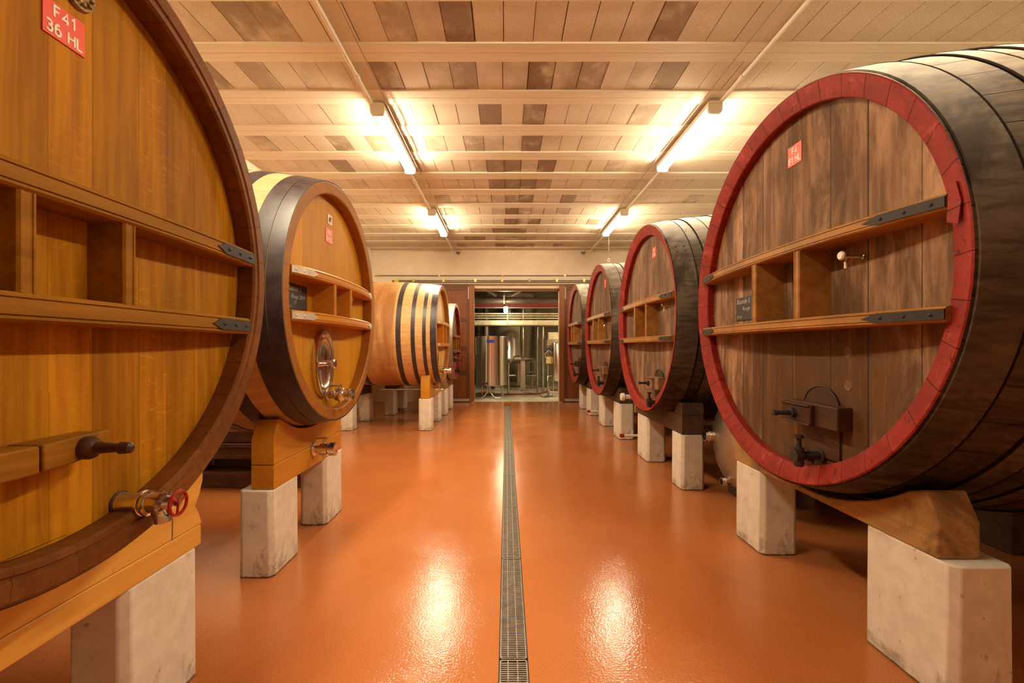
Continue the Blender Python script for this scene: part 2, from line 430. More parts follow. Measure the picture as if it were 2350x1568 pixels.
# ------------------------------------------------------------------ mesh builder
class MB:
    def __init__(self):
        self.v, self.f = [], []

    def add(self, vs, fs):
        o = len(self.v)
        self.v += [tuple(p) for p in vs]
        self.f += [tuple(i + o for i in f) for f in fs]
        return self

    def box(self, x0, x1, y0, y1, z0, z1):
        return self.add([(x0, y0, z0), (x1, y0, z0), (x1, y1, z0), (x0, y1, z0), (x0, y0, z1), (x1, y0, z1), (x1, y1, z1), (x0, y1, z1)],
                        [(0, 3, 2, 1), (4, 5, 6, 7), (0, 1, 5, 4), (1, 2, 6, 5), (2, 3, 7, 6), (3, 0, 4, 7)])

    def prism(self, outline, a0, a1, axis='x', taper=1.0):
        """outline: list of 2-D points in (y,z) for x, (x,z) for y, (x,y) for z, counter-clockwise seen from +axis for x and z"""
        n = len(outline)
        cx = sum(p[0] for p in outline) / n
        cy = sum(p[1] for p in outline) / n
        def P(p, a, k):
            u, w = cx + (p[0] - cx) * k, cy + (p[1] - cy) * k
            return {'x': (a, u, w), 'y': (u, a, w), 'z': (u, w, a)}[axis]
        vs = [P(p, a0, 1.0) for p in outline] + [P(p, a1, taper) for p in outline]
        fs = [tuple(range(n - 1, -1, -1)), tuple(range(n, 2 * n))] + [(i, (i + 1) % n, n + (i + 1) % n, n + i) for i in range(n)]
        if axis == 'y':
            fs = [tuple(reversed(f)) for f in fs]
        return self.add(vs, fs)

    def lathe(self, prof, n=32, axis='x', c=(0, 0, 0), sy=1.0, sz=1.0, closed=False, caps=True, a0=0.0, a1=2 * pi):
        """prof: list of (along axis, radius)"""
        full = abs(a1 - a0 - 2 * pi) < 1e-6
        cols = n if full else n + 1
        vs = []
        for (a, r) in prof:
            for k in range(cols):
                t = a0 + (a1 - a0) * k / n
                u, w = r * cos(t) * sy, r * sin(t) * sz
                p = {'x': (a, u, w), 'y': (w, a, u), 'z': (u, w, a)}[axis]
                vs.append((p[0] + c[0], p[1] + c[1], p[2] + c[2]))
        fs = []
        m = len(prof)
        for i in range(m if closed else m - 1):
            i2 = (i + 1) % m
            for k in range(n):
                k2 = (k + 1) % cols
                fs.append((i * cols + k, i * cols + k2, i2 * cols + k2, i2 * cols + k))
        if not closed and full and caps:
            if prof[0][1] > 1e-6:
                fs.append(tuple(range(cols - 1, -1, -1)))
            if prof[-1][1] > 1e-6:
                fs.append(tuple((m - 1) * cols + k for k in range(cols)))
        fs = [tuple(reversed(f)) for f in fs]
        return self.add(vs, fs)

    def tube(self, pts, r, n=10, closed=False):
        import mathutils
        V = mathutils.Vector
        P = [V(p) for p in pts]
        m = len(P)
        rr = r if isinstance(r, (list, tuple)) else [r] * m
        up = None
        vs = []
        for i in range(m):
            if closed:
                d = P[(i + 1) % m] - P[i - 1]
            else:
                d = P[min(i + 1, m - 1)] - P[max(i - 1, 0)]
            d.normalize()
            if up is None:
                ref = V((0, 0, 1)) if abs(d.z) < 0.9 else V((1, 0, 0))
                up = (ref - d * ref.dot(d)).normalized()
            else:
                up = (up - d * up.dot(d))
                if up.length < 1e-5:
                    up = V((1, 0, 0)) - d * d.x
                up.normalize()
            s = d.cross(up)
            for k in range(n):
                t = 2 * pi * k / n
                vs.append(tuple(P[i] + up * (rr[i] * cos(t)) + s * (rr[i] * sin(t))))
        fs = []
        for i in range(m if closed else m - 1):
            i2 = (i + 1) % m
            for k in range(n):
                k2 = (k + 1) % n
                fs.append((i * n + k, i * n + k2, i2 * n + k2, i2 * n + k))
        if not closed:
            fs.append(tuple(range(n - 1, -1, -1)))
            fs.append(tuple((m - 1) * n + k for k in range(n)))
        return self.add(vs, fs)

    def sphere(self, c, r, n=12, sx=1, sy=1, sz=1):
        prof = [(-r * cos(pi * i / n) * sx, max(1e-7, r * sin(pi * i / n))) for i in range(n + 1)]
        return self.lathe(prof, n * 2, 'x', c, sy, sz)

    def build(self, name, mat, parent=None, loc=(0, 0, 0), bevel=0.0, smooth=38, seg=2, rot=None):
        me = bpy.data.meshes.new(name)
        me.from_pydata(self.v, [], self.f)
        me.validate()
        me.update()
        if smooth:
            me.polygons.foreach_set('use_smooth', [True] * len(me.polygons))
            me.set_sharp_from_angle(angle=math.radians(smooth))
        me.materials.append(mat)
        o = bpy.data.objects.new(name, me)
        COL.objects.link(o)
        o.location = loc
        if rot:
            o.rotation_euler = rot
        if parent:
            o.parent = parent
        if bevel:
            b = o.modifiers.new('bevel', 'BEVEL')
            b.width = bevel
            b.segments = seg
            b.limit_method = 'ANGLE'
            b.angle_limit = math.radians(40)
        return o


def tag(o, label=None, cat=None, group=None, kind=None):
    if label:
        o['label'] = label
    if cat:
        o['category'] = cat
    if group:
        o['group'] = group
    if kind:
        o['kind'] = kind
    return o


def thing(name, label, cat, loc=(0, 0, 0), rz=0.0, group=None):
    o = bpy.data.objects.new(name, None)
    o.empty_display_size = 0.1
    COL.objects.link(o)
    o.location = loc
    o.rotation_euler = (0, 0, rz)
    return tag(o, label, cat, group)


def rounded(pts, r, n=5):
    """round every corner of a 2-D outline"""
    out = []
    m = len(pts)
    for i in range(m):
        a, b, c = pts[i - 1], pts[i], pts[(i + 1) % m]
        rr = r[i] if isinstance(r, (list, tuple)) else r
        if rr <= 0:
            out.append(b)
            continue
        def unit(p, q):
            d = sqrt((q[0] - p[0]) ** 2 + (q[1] - p[1]) ** 2) or 1
            return ((q[0] - p[0]) / d, (q[1] - p[1]) / d, d)
        u1, u2 = unit(b, a), unit(b, c)
        rr = min(rr, u1[2] * 0.49, u2[2] * 0.49)
        p0 = (b[0] + u1[0] * rr, b[1] + u1[1] * rr)
        p1 = (b[0] + u2[0] * rr, b[1] + u2[1] * rr)
        for k in range(n + 1):
            t = k / n
            out.append(((1 - t) ** 2 * p0[0] + 2 * t * (1 - t) * b[0] + t * t * p1[0],
                        (1 - t) ** 2 * p0[1] + 2 * t * (1 - t) * b[1] + t * t * p1[1]))
    return out


def text_mesh(lines, size, spacing=1.25, shear=0.0, offset=0.0, align='CENTER'):
    """lettering as triangles in a plane: returns (verts 2-D, faces)"""
    cu = bpy.data.curves.new('lettering', 'FONT')
    cu.body = lines
    cu.size = size
    cu.space_line = spacing
    cu.shear = shear
    cu.offset = offset
    cu.align_x = align
    cu.align_y = 'CENTER'
    cu.resolution_u = 3
    o = bpy.data.objects.new('lettering', cu)
    COL.objects.link(o)
    bpy.context.view_layer.update()
    me = bpy.data.meshes.new_from_object(o.evaluated_get(bpy.context.evaluated_depsgraph_get()))
    vs = [(v.co.x, v.co.y) for v in me.vertices]
    fs = [tuple(p.vertices) for p in me.polygons]
    bpy.data.objects.remove(o)
    bpy.data.meshes.remove(me)
    bpy.data.curves.remove(cu)
    return vs, fs


GLYPH = {
    'F': (0.52, [[(0, 0), (0, 1), (0.50, 1)], [(0, 0.53), (0.42, 0.53)]]),
    'H': (0.62, [[(0, 0), (0, 1)], [(0.60, 0), (0.60, 1)], [(0, 0.53), (0.60, 0.53)]]),
    'L': (0.50, [[(0, 1), (0, 0), (0.48, 0)]]),
    '1': (0.36, [[(0.02, 0.76), (0.26, 1), (0.26, 0)]]),
    '4': (0.58, [[(0.42, 0), (0.42, 1), (0, 0.30), (0.56, 0.30)]]),
    '5': (0.52, [[(0.48, 1), (0.10, 1), (0.04, 0.55)] + [(0.22 + 0.28 * cos(a), 0.31 + 0.31 * sin(a)) for a in [2.2 - 4.6 * k / 14 for k in range(15)]]]),
    '3': (0.52, [[(0.24 + 0.23 * cos(a), 0.76 + 0.24 * sin(a)) for a in [2.6 - 4.1 * k / 12 for k in range(13)]] + [(0.24 + 0.27 * cos(a), 0.27 + 0.27 * sin(a)) for a in [1.5 - 4.1 * k / 12 for k in range(13)]]]),
    '6': (0.54, [[(0.44, 0.93), (0.28, 1.0), (0.12, 0.85), (0.02, 0.55), (0.0, 0.30)] + [(0.26 + 0.26 * cos(a), 0.30 + 0.30 * sin(a)) for a in [pi + 2 * pi * k / 18 for k in range(19)]]]),
    '8': (0.54, [[(0.26 + 0.22 * cos(a), 0.76 + 0.24 * sin(a)) for a in [2 * pi * k / 16 for k in range(17)]], [(0.26 + 0.26 * cos(a), 0.27 + 0.27 * sin(a)) for a in [2 * pi * k / 16 for k in range(17)]]]),
    ' ': (0.22, []),
}


def stroke_text(txt, size, pen=0.19):
    """plain sans capitals and figures drawn with a flat pen, centred on the origin"""
    V, F = [], []
    x = 0.0
    h = size * 0.72
    w = pen / 2
    for ch in txt:
        adv, lines = GLYPH[ch]
        lift = 0.0
        for ln in lines:
            m = len(ln)
            rows = []
            for i in range(m):
                a, b = ln[max(i - 1, 0)], ln[min(i + 1, m - 1)]
                p = ln[i]
                def nrm(u, v):
                    d = sqrt((v[0] - u[0]) ** 2 + (v[1] - u[1]) ** 2) or 1.0
                    return (-(v[1] - u[1]) / d, (v[0] - u[0]) / d)
                n1 = nrm(a, p) if i > 0 else nrm(p, b)
                n2 = nrm(p, b) if i < m - 1 else n1
                nx, ny = n1[0] + n2[0], n1[1] + n2[1]
                L2 = nx * nx + ny * ny
                k = 2.0 / max(L2, 0.7)
                nx, ny = nx * k * w, ny * k * w
                rows.append(((p[0] + nx, p[1] + ny), (p[0] - nx, p[1] - ny)))
            o = len(V)
            for r in rows:
                lift += 0.00003
                for q in r:
                    V.append(((x + q[0]) * h, (q[1] - 0.5) * h, lift))
            lift += 0.0001
            for i in range(m - 1):
                F.append((o + 2 * i, o + 2 * i + 1, o + 2 * i + 3, o + 2 * i + 2))
        x += adv + 0.24
    half = (x - 0.24) * h / 2
    return [(a - half, b, c) for a, b, c in V], F


# ------------------------------------------------------------------ the setting
def build_setting():
    # drain slot between x0 and x1
    x0, x1, ys, ye = -0.034, 0.098, YN, 11.16
    m = MB()
    m.box(XL, x0, YN, YB, -0.12, 0.0)
    m.box(x1, XR, YN, YB, -0.12, 0.0)
    m.box(x0, x1, ye, YB, -0.12, 0.0)
    tag(m.build('floor', M['floor'], smooth=0), kind='structure')
    m = MB()
    m.box(x0, x1, ys, ye, -0.12, -0.07)
    m.box(x0, x0 + 0.003, ys, ye, -0.07, 0.001)
    m.box(x1 - 0.003, x1, ys, ye, -0.07, 0.001)
    tag(m.build('trim_1', M['channel'], smooth=0), kind='structure')
    # grates
    g = MB()
    L = 0.955
    w0, w1 = x0 + 0.005, x1 - 0.005
    zt, zb = -0.001, -0.022
    out = rounded([(w0, 0.004), (w1, 0.004), (w1, L - 0.004), (w0, L - 0.004)], 0.012, 4)
    inn = rounded([(w0 + 0.006, 0.010), (w1 - 0.006, 0.010), (w1 - 0.006, L - 0.010), (w0 + 0.006, L - 0.010)], 0.008, 4)
    n = len(out)
    vs = [(p[0], p[1], z) for z in (zt, zb) for ring in (out, inn) for p in ring]
    fs = []
    for i in range(n):
        j = (i + 1) % n
        fs += [(i, j, n + j, n + i), (2 * n + j, 2 * n + i, 3 * n + i, 3 * n + j),
               (j, i, 2 * n + i, 2 * n + j), (n + i, n + j, 3 * n + j, 3 * n + i)]
    g.add(vs, fs)
    for k in range(1, 74):
        yy = 0.010 + k * (L - 0.02) / 74
        g.box(w0 + 0.005, w1 - 0.005, yy - 0.0029, yy + 0.0029, zb, zt - 0.002)
    for fx in (0.30, 0.64):
        xx = w0 + fx * (w1 - w0)
        g.box(xx - 0.0025, xx + 0.0025, 0.006, L - 0.006, zb, zt + 0.0005)
    proto = None
    ys_list = [1.995 + L * k for k in range(-2, 10)]
    words = ['cut off by the bottom edge of the frame', 'nearest whole grate, in front of the camera', 'second whole grate from the near end', 'third whole grate from the near end',
             'fourth whole grate from the near end', 'fifth whole grate from the near end', 'fifth grate back from the doorway', 'fourth grate back from the doorway',
             'third grate back from the doorway', 'second grate back from the doorway', 'last grate before the doorway']
    k = 0
    for yy in ys_list:
        if yy + L > 11.17:
            continue
        if proto is None:
            o = proto = g.build('drain_grate', M['grate'], smooth=0)
        else:
            o = proto.copy()
            COL.objects.link(o)
        o.location = (0, yy, 0)
        if yy < 0.5:
            lab = 'steel floor drain grate right under the camera, out of the frame'
        else:
            lab = 'slatted steel drain grate in the floor, ' + words[min(k, len(words) - 1)]
            k += 1
        tag(o, lab, 'drain', 'drain grates along the aisle')

    # ceiling: joists across, blocks between, every block its own tile of the one mesh
    pit, jw = 0.677, 0.235
    first = 3.638 - pit * 10
    m = MB()
    stains = []
    bw = 0.235
    rnd = random.Random(11)
    j0 = 0
    joist = MB()
    yj = first
    while yj < YB + 0.3:
        a, b = yj, min(yj + jw, YB)
        mid = (a + b) / 2
        if a < YB and b > YN:
            a = max(a, YN)
            # joist with a joint line along its middle
            if b - a > 0.1:
                joist.box(XL, XR, a, mid - 0.004, H_CEIL, H_CEIL + 0.1)
                joist.box(XL, XR, mid + 0.004, b, H_CEIL + 0.002, H_CEIL + 0.1)
                joist.box(XL, XR, mid - 0.004, mid + 0.004, H_CEIL + 0.012, H_CEIL + 0.1)
            else:
                joist.box(XL, XR, a, b, H_CEIL, H_CEIL + 0.1)
        ba, bb = max(yj + jw, YN), min(yj + pit, YB)
        if bb - ba > 0.02 and bb > YN:
            off = rnd.uniform(-0.02, 0.02)
            x = XL - 0.1 + off
            while x < XR:
                xa, xb = max(x, XL), min(x + bw, XR)
                if xb - xa > 0.02:
                    gp = rnd.choice((0.0015, 0.0025, 0.0035, 0.005))
                    dz = rnd.uniform(0.0, 0.005)
                    m.box(xa + gp, xb - gp, ba + 0.0015, bb - 0.0015, H_CEIL + 0.012 + dz, H_CEIL + 0.1)
                    xm = (xa + xb) / 2
                    d = abs(xm - 0.22)
                    p = 0.80 if d < 0.42 else (0.30 if d < 1.3 else 0.13)
                    if yj < 3.9 and -2.4 < xm < 1.5:
                        p = 0.62
                    if xm > 1.6:
                        p = 0.04
                    if rnd.random() < p:
                        st = rnd.choice((0.45, 0.7, 0.9, 1.0)) if d < 0.8 else rnd.choice((0.3, 0.45, 0.6, 0.8))
                    else:
                        st = rnd.uniform(0.0, 0.25) if xm < 1.6 else rnd.uniform(0, 0.08)
                    stains += [st] * 6
                x += bw
        yj += pit
    m.box(XL, XR, YN, YB, H_CEIL + 0.04, H_CEIL + 0.14)
    stains += [0.8] * 6
    o = m.build('ceiling', M['ceil'], smooth=0)
    at = o.data.attributes.new('stain', 'FLOAT', 'FACE')
    at.data.foreach_set('value', stains)
    tag(o, kind='structure')
    tag(joist.build('trim_2', M['joist'], smooth=0), kind='structure')

    # walls
    hc = H_CEIL + 0.12
    tag(MB().box(XL - 0.15, XL, YN - 0.15, YB + 0.25, -0.12, hc).build('wall_left', M['wall'], smooth=0), kind='structure')
    tag(MB().box(XR, XR + 0.15, YN - 0.15, YB + 0.25, -0.12, hc).build('wall_right', M['wall'], smooth=0), kind='structure')
    tag(MB().box(XL, XR, YN - 0.15, YN, -0.12, hc).build('wall_front', M['wall'], smooth=0), kind='structure')
    dx0, dx1, dz = -0.86, 1.365, 2.91
    b = MB()
    b.box(XL, dx0, YB, YB + 0.25, -0.12, hc)
    b.box(dx1, XR, YB, YB + 0.25, -0.12, hc)
    b.box(dx0, dx1, YB, YB + 0.25, dz, hc)
    tag(b.build('wall_back', M['wall'], smooth=0), kind='structure')
    tag(MB().box(dx0, dx1, YB + 0.02, YB + 0.14, 2.845, dz).build('trim_3', M['lintel'], smooth=0), kind='structure')
    tag(MB().box(dx1 - 0.022, dx1, YB + 0.005, YB + 0.07, 0, 2.5).build('trim_4', M['white_pvc'], smooth=0), kind='structure')
    # the room behind
    y0, y1 = YB, 18.2
    bx0, bx1, bz = -4.2, 4.6, 3.7
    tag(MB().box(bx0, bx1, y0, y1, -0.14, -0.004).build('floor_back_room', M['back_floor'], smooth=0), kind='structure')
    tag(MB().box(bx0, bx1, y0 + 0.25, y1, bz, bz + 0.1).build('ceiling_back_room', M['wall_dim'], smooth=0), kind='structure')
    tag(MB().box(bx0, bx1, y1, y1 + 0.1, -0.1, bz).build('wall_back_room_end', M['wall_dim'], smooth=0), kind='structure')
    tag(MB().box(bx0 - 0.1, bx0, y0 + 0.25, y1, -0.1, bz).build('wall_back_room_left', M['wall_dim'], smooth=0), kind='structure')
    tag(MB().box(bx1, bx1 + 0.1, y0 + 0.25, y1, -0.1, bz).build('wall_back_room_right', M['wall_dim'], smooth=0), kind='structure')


build_setting()


# ------------------------------------------------------------------ doors, track, wall fittings
def sliding_door(name, xe, side):
    """xe: the free vertical edge at the opening; side -1 goes left, +1 goes right"""
    y0, y1 = 11.27, 11.33
    z0, z1 = 0.045, 2.965
    w = 1.32
    fr = MB()
    def bx(a, b, za, zb, ya=y0, yb=y1):
        xa, xb = sorted((xe + side * a, xe + side * b))
        fr.box(xa, xb, ya, yb, za, zb)
    bx(0.13, 0.19, z0 + 0.05, z1)
    bx(w - 0.12, w, z0 + 0.05, z1)
    rails = [(z0 + 0.05, 0.10), (0.70, 0.80), (1.33, 1.43), (2.05, 2.15), (2.84, z1)]
    for za, zb in rails:
        bx(0.19, w - 0.12, za, zb)
    o = fr.build(name, M['door_stile'], smooth=0, bevel=0.004)
    tag(o, kind='structure')
    p = MB()
    for (a, b) in zip(rails[:-1], rails[1:]):
        xa, xb = sorted((xe + side * 0.19, xe + side * (w - 0.12)))
        p.box(xa, xb, y0 + 0.012, y1 - 0.01, a[1], b[0])
    p.build('door_panel', M['door_panel'], o, smooth=0)
    xa, xb = sorted((xe, xe + side * 0.13))
    MB().box(xa, xb, y0 - 0.012, y1, z0 - 0.02, z1).build('door_edge', M['door_edge'], o, smooth=0, bevel=0.006)
    xa, xb = sorted((xe + side * 0.13, xe + side * w))
    MB().box(xa, xb, y0 + 0.006, y1 - 0.006, z0 - 0.02, z0 + 0.05).build('bottom_strip', M['alu'], o, smooth=0)
    xa, xb = sorted((xe + side * 0.135, xe + side * 0.165))
    MB().box(xa, xb, y0 - 0.006, y0 - 0.001, 2.62, 2.93).build('hanger_plate', M['zinc_dull'], o, smooth=0)
    h = MB()
    hx = xe + side * 0.07
    h.tube([(hx, y0 - 0.012, 1.12), (hx, y0 - 0.045, 1.13), (hx, y0 - 0.045, 1.27), (hx, y0 - 0.012, 1.28)], 0.007, 8)
    h.build('door_handle', M['steel_dark'], o)
    return o


sliding_door('door_1', -0.81, -1)
sliding_door('door_2', 1.345, 1)

tr = thing('door_track', 'long grey steel sliding door track across the back wall', 'rail', (0.3, 11.3, 3.03))
MB().box(-3.2, 3.2, -0.03, 0.035, 0.0, 0.075).build('rail', M['track_grey'], tr, smooth=0, bevel=0.006)
MB().box(-3.25, 3.2, 0.0, 0.06, -0.025, 0.0).build('rail_lip', M['wall'], tr, smooth=0)
for k, px in enumerate((949, 1018, 1091, 1152, 1215, 1278, 1340, 1405)):
    bxx = (px - 1162) * 11.3 / 1020 - 0.3
    q = MB()
    q.box(bxx - 0.028, bxx + 0.028, -0.045, 0.115, 0.02, 0.10)
    q.box(bxx - 0.016, bxx + 0.016, -0.055, -0.03, 0.035, 0.08)
    q.build('track_bracket', M['steel_dark'] if px == 1215 else M['brass_bright'], tr, smooth=0, bevel=0.005)
MB().box(-3.14, -3.03, -0.036, 0.03, 0.008, 0.078).build('end_marker', M['yellow'], tr, smooth=0)

wp = thing('wall_conduit', 'thin grey conduit running along the back wall above the door track', 'pipe', (0, 11.40, 3.235))
MB().tube([(-3.36, 0, 0), (4.0, 0, 0)], 0.013, 8).build('pipe', M['steel_dark'], wp)
for xx in (-3.3, -1.72, -0.1, 1.5, 3.0):
    MB().box(xx - 0.02, xx + 0.02, -0.018, 0.02, -0.02, 0.02).build('clip', M['brass_bright'], wp, smooth=0)
dm = MB()
dm.lathe([(-0.012, 0.001), (-0.012, 0.05), (0.0, 0.062), (0.0, 0.001)], 24, 'y')
tag(dm.build('round_cover', M['wall'], loc=(0.17, 11.42, 3.815), smooth=30), 'small round painted cap high on the back wall under the ceiling', 'cover')


# ------------------------------------------------------------------ ceiling services
def strip_light(x, y0, y1, label):
    zc = H_CEIL
    t = thing('strip_light', label, 'light', (x, (y0 + y1) / 2, zc - 0.145), group='fluorescent strip lights')
    h = (y1 - y0) / 2
    bd = MB()
    bd.prism(rounded([(-0.072, 0.058), (0.072, 0.058), (0.066, 0.118), (-0.066, 0.118)], 0.012), -h + 0.006, h - 0.006, 'y')
    bd.build('housing', M['white_pvc'], t)
    df = MB()
    pr = [(0.064 * cos(pi + pi * k / 14), 0.057 + 0.057 * sin(pi + pi * k / 14)) for k in range(0, 15)]
    df.prism(pr, -h + 0.035, h - 0.035, 'y')
    df.build('diffuser', M['tube'], t)
    for s in (-1, 1):
        c = MB()
        c.prism(rounded([(-0.070, -0.002), (0.070, -0.002), (0.074, 0.121), (-0.074, 0.121)], 0.035), *((h - 0.034, h) if s > 0 else (-h, -h + 0.034)), 'y')
        c.build('end_cap', M['white_pvc'], t)
        b = MB()
        b.box(-0.02, 0.02, s * (h - 0.3) - 0.02, s * (h - 0.3) + 0.02, 0.116, 0.145)
        b.build('mounting_foot', M['white_pvc'], t, smooth=0)
    return t


strip_light(-1.30, 4.47, 6.03, 'glowing fluorescent strip light on the ceiling in front of the pale oak cask, left conduit')
strip_light(2.085, 4.43, 5.96, 'glowing fluorescent strip light on the ceiling beside the big red-rimmed cask, right conduit')
strip_light(-1.325, 7.9, 9.43, 'glowing fluorescent strip light nearest the back wall on the left conduit')
strip_light(2.10, 7.9, 9.40, 'glowing fluorescent strip light nearest the back wall, above the hanging hook')
strip_light(-1.30, 0.95, 2.5, 'fluorescent strip light above the near left cask, out of the frame')
strip_light(2.085, 0.95, 2.5, 'fluorescent strip light above the near right cask, out of the frame')

for x, lab in ((-1.36, 'white electrical conduit along the ceiling past the left strip lights'), (2.15, 'white electrical conduit along the ceiling past the right strip lights')):
    t = thing('ceiling_conduit', lab, 'pipe', (x, 4, H_CEIL - 0.022), group=None)
    MB().tube([(0, -6.9, 0), (0, 7.35, 0)], 0.019, 10).build('pipe', M['white_pvc'], t)
    for yy in (3.1, 4.05, 6.62):
        c = MB()
        c.lathe([(yy - 0.03 - 4, 0.026), (yy + 0.03 - 4, 0.026)], 12, 'y')
        c.build('coupling', M['white_pvc'], t)
    for yy in (-2, 0.5, 2.2, 5.2, 7.2, 10.2):
        MB().box(-0.02, 0.02, yy - 4 - 0.012, yy - 4 + 0.012, -0.017, 0.022).build('clip', M['white_pvc'], t, smooth=0)
for x, xe, lab in ((-1.19, -1.235, 'thin steel wire stretched along the ceiling by the left strip lights'), (1.93, 1.965, 'thin steel wire stretched along the ceiling by the right strip lights')):
    t = thing('steel_wire', lab, 'wire', (x, 4, H_CEIL - 0.05))
    MB().tube([(0, -7.1, 0.0), (0, 0, -0.006), ((xe - x) * 0.5, 4, -0.01), (xe - x, 7.36, -0.012)], 0.004, 6).build('wire', M['steel_dark'], t)
    b = MB()
    b.box(xe - x - 0.05, xe - x + 0.05, 7.39, 7.42, -0.04, 0.012)
    b.tube([(xe - x - 0.04, 7.40, 0.0), (xe - x, 7.33, -0.012), (xe - x + 0.045, 7.40, 0.0)], 0.010, 6)
    b.tube([(xe - x, 7.36, -0.01), (xe - x, 7.35, -0.075)], 0.014, 8)
    b.build('wall_anchor', M['steel_dark'], t)

hk = thing('hanging_hook', 'thin dark rope with a steel hook hanging from the far right strip light', 'hook', (2.17, 9.42, 3.22))
pts = [(0.004 * sin(k * 1.3), 0, 0.46 - 0.033 * k) for k in range(13)]
MB().tube([(0.0, 0, H_CEIL - 3.22)] + pts, 0.008, 6).build('rope', M['cord'], hk)
rg = MB()
rg.tube([(0.022 * cos(a), 0, 0.03 + 0.035 * sin(a)) for a in [2 * pi * k / 14 for k in range(14)]], 0.006, 6, closed=True)
rg.build('hook_ring', M['steel_dark'], hk)


# ------------------------------------------------------------------ concrete blocks and cradles
BLOCK_ME = {}
def concrete_block(x0, x1, y0, y1, h, label, group):
    """one cast block standing on the floor with chamfered upright edges"""
    key = (round(x1 - x0, 3), round(y1 - y0, 3), round(h, 3))
    cx, cy = (x0 + x1) / 2, (y0 + y1) / 2
    if key in BLOCK_ME:
        o = BLOCK_ME[key].copy()
        COL.objects.link(o)
        o.location = (cx, cy, 0)
    else:
        a, b, c = (x1 - x0) / 2, (y1 - y0) / 2, 0.028
        m = MB()
        m.prism([(-a + c, -b), (a - c, -b), (a, -b + c), (a, b - c), (a - c, b), (-a + c, b), (-a, b - c), (-a, -b + c)], 0, h, 'z', 0.985)
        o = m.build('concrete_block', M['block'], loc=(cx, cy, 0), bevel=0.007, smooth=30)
        BLOCK_ME[key] = o
    return tag(o, label, 'block', group)


def cradle(name, mat, x0, x1, outline, label, seam=None, group=None, bev=0.008, split=None):
    """outline in (y,z) world"""
    cy = sum(p[0] for p in outline) / len(outline)
    z0 = min(p[1] for p in outline)
    cx = (x0 + x1) / 2
    t = thing(name, label, 'beam', (cx, cy, z0), group=group)
    if split is None:
        loc = [(p[0] - cy, p[1] - z0) for p in outline]
        MB().prism(loc, x0 - cx, x1 - cx, 'x').build('beam', mat, t, bevel=bev, smooth=30)
    else:
        # glued up from a lower plank and a shaped upper piece
        lo = [p for p in outline if p[1] <= split + 1e-6]
        ya, yb = min(p[0] for p in lo), max(p[0] for p in lo)
        yA = min(p[0] for p in outline)
        low = rounded([(ya - cy, 0), (yb - cy, 0), (yb - cy, split - z0 - 0.001), (ya - cy, split - z0 - 0.001)], 0.012, 3)
        up = [(p[0] - cy, p[1] - z0) for p in outline if p[1] > split + 1e-6]
        up = [(ya - cy, split - z0 + 0.001)] + [(yb - cy, split - z0 + 0.001)] + up
        MB().prism(low, x0 - cx, x1 - cx, 'x').build('lower_plank', mat, t, bevel=0.004, smooth=30)
        MB().prism(up, x0 - cx, x1 - cx, 'x').build('saddle', mat, t, bevel=0.004, smooth=30)
    return t


def arc(yc, zc, r, ya, yb, n=20):
    """points on the lower half of a circle from ya to yb"""
    return [(ya + (yb - ya) * k / n, zc - sqrt(max(0.0, r * r - (ya + (yb - ya) * k / n - yc) ** 2))) for k in range(n + 1)]


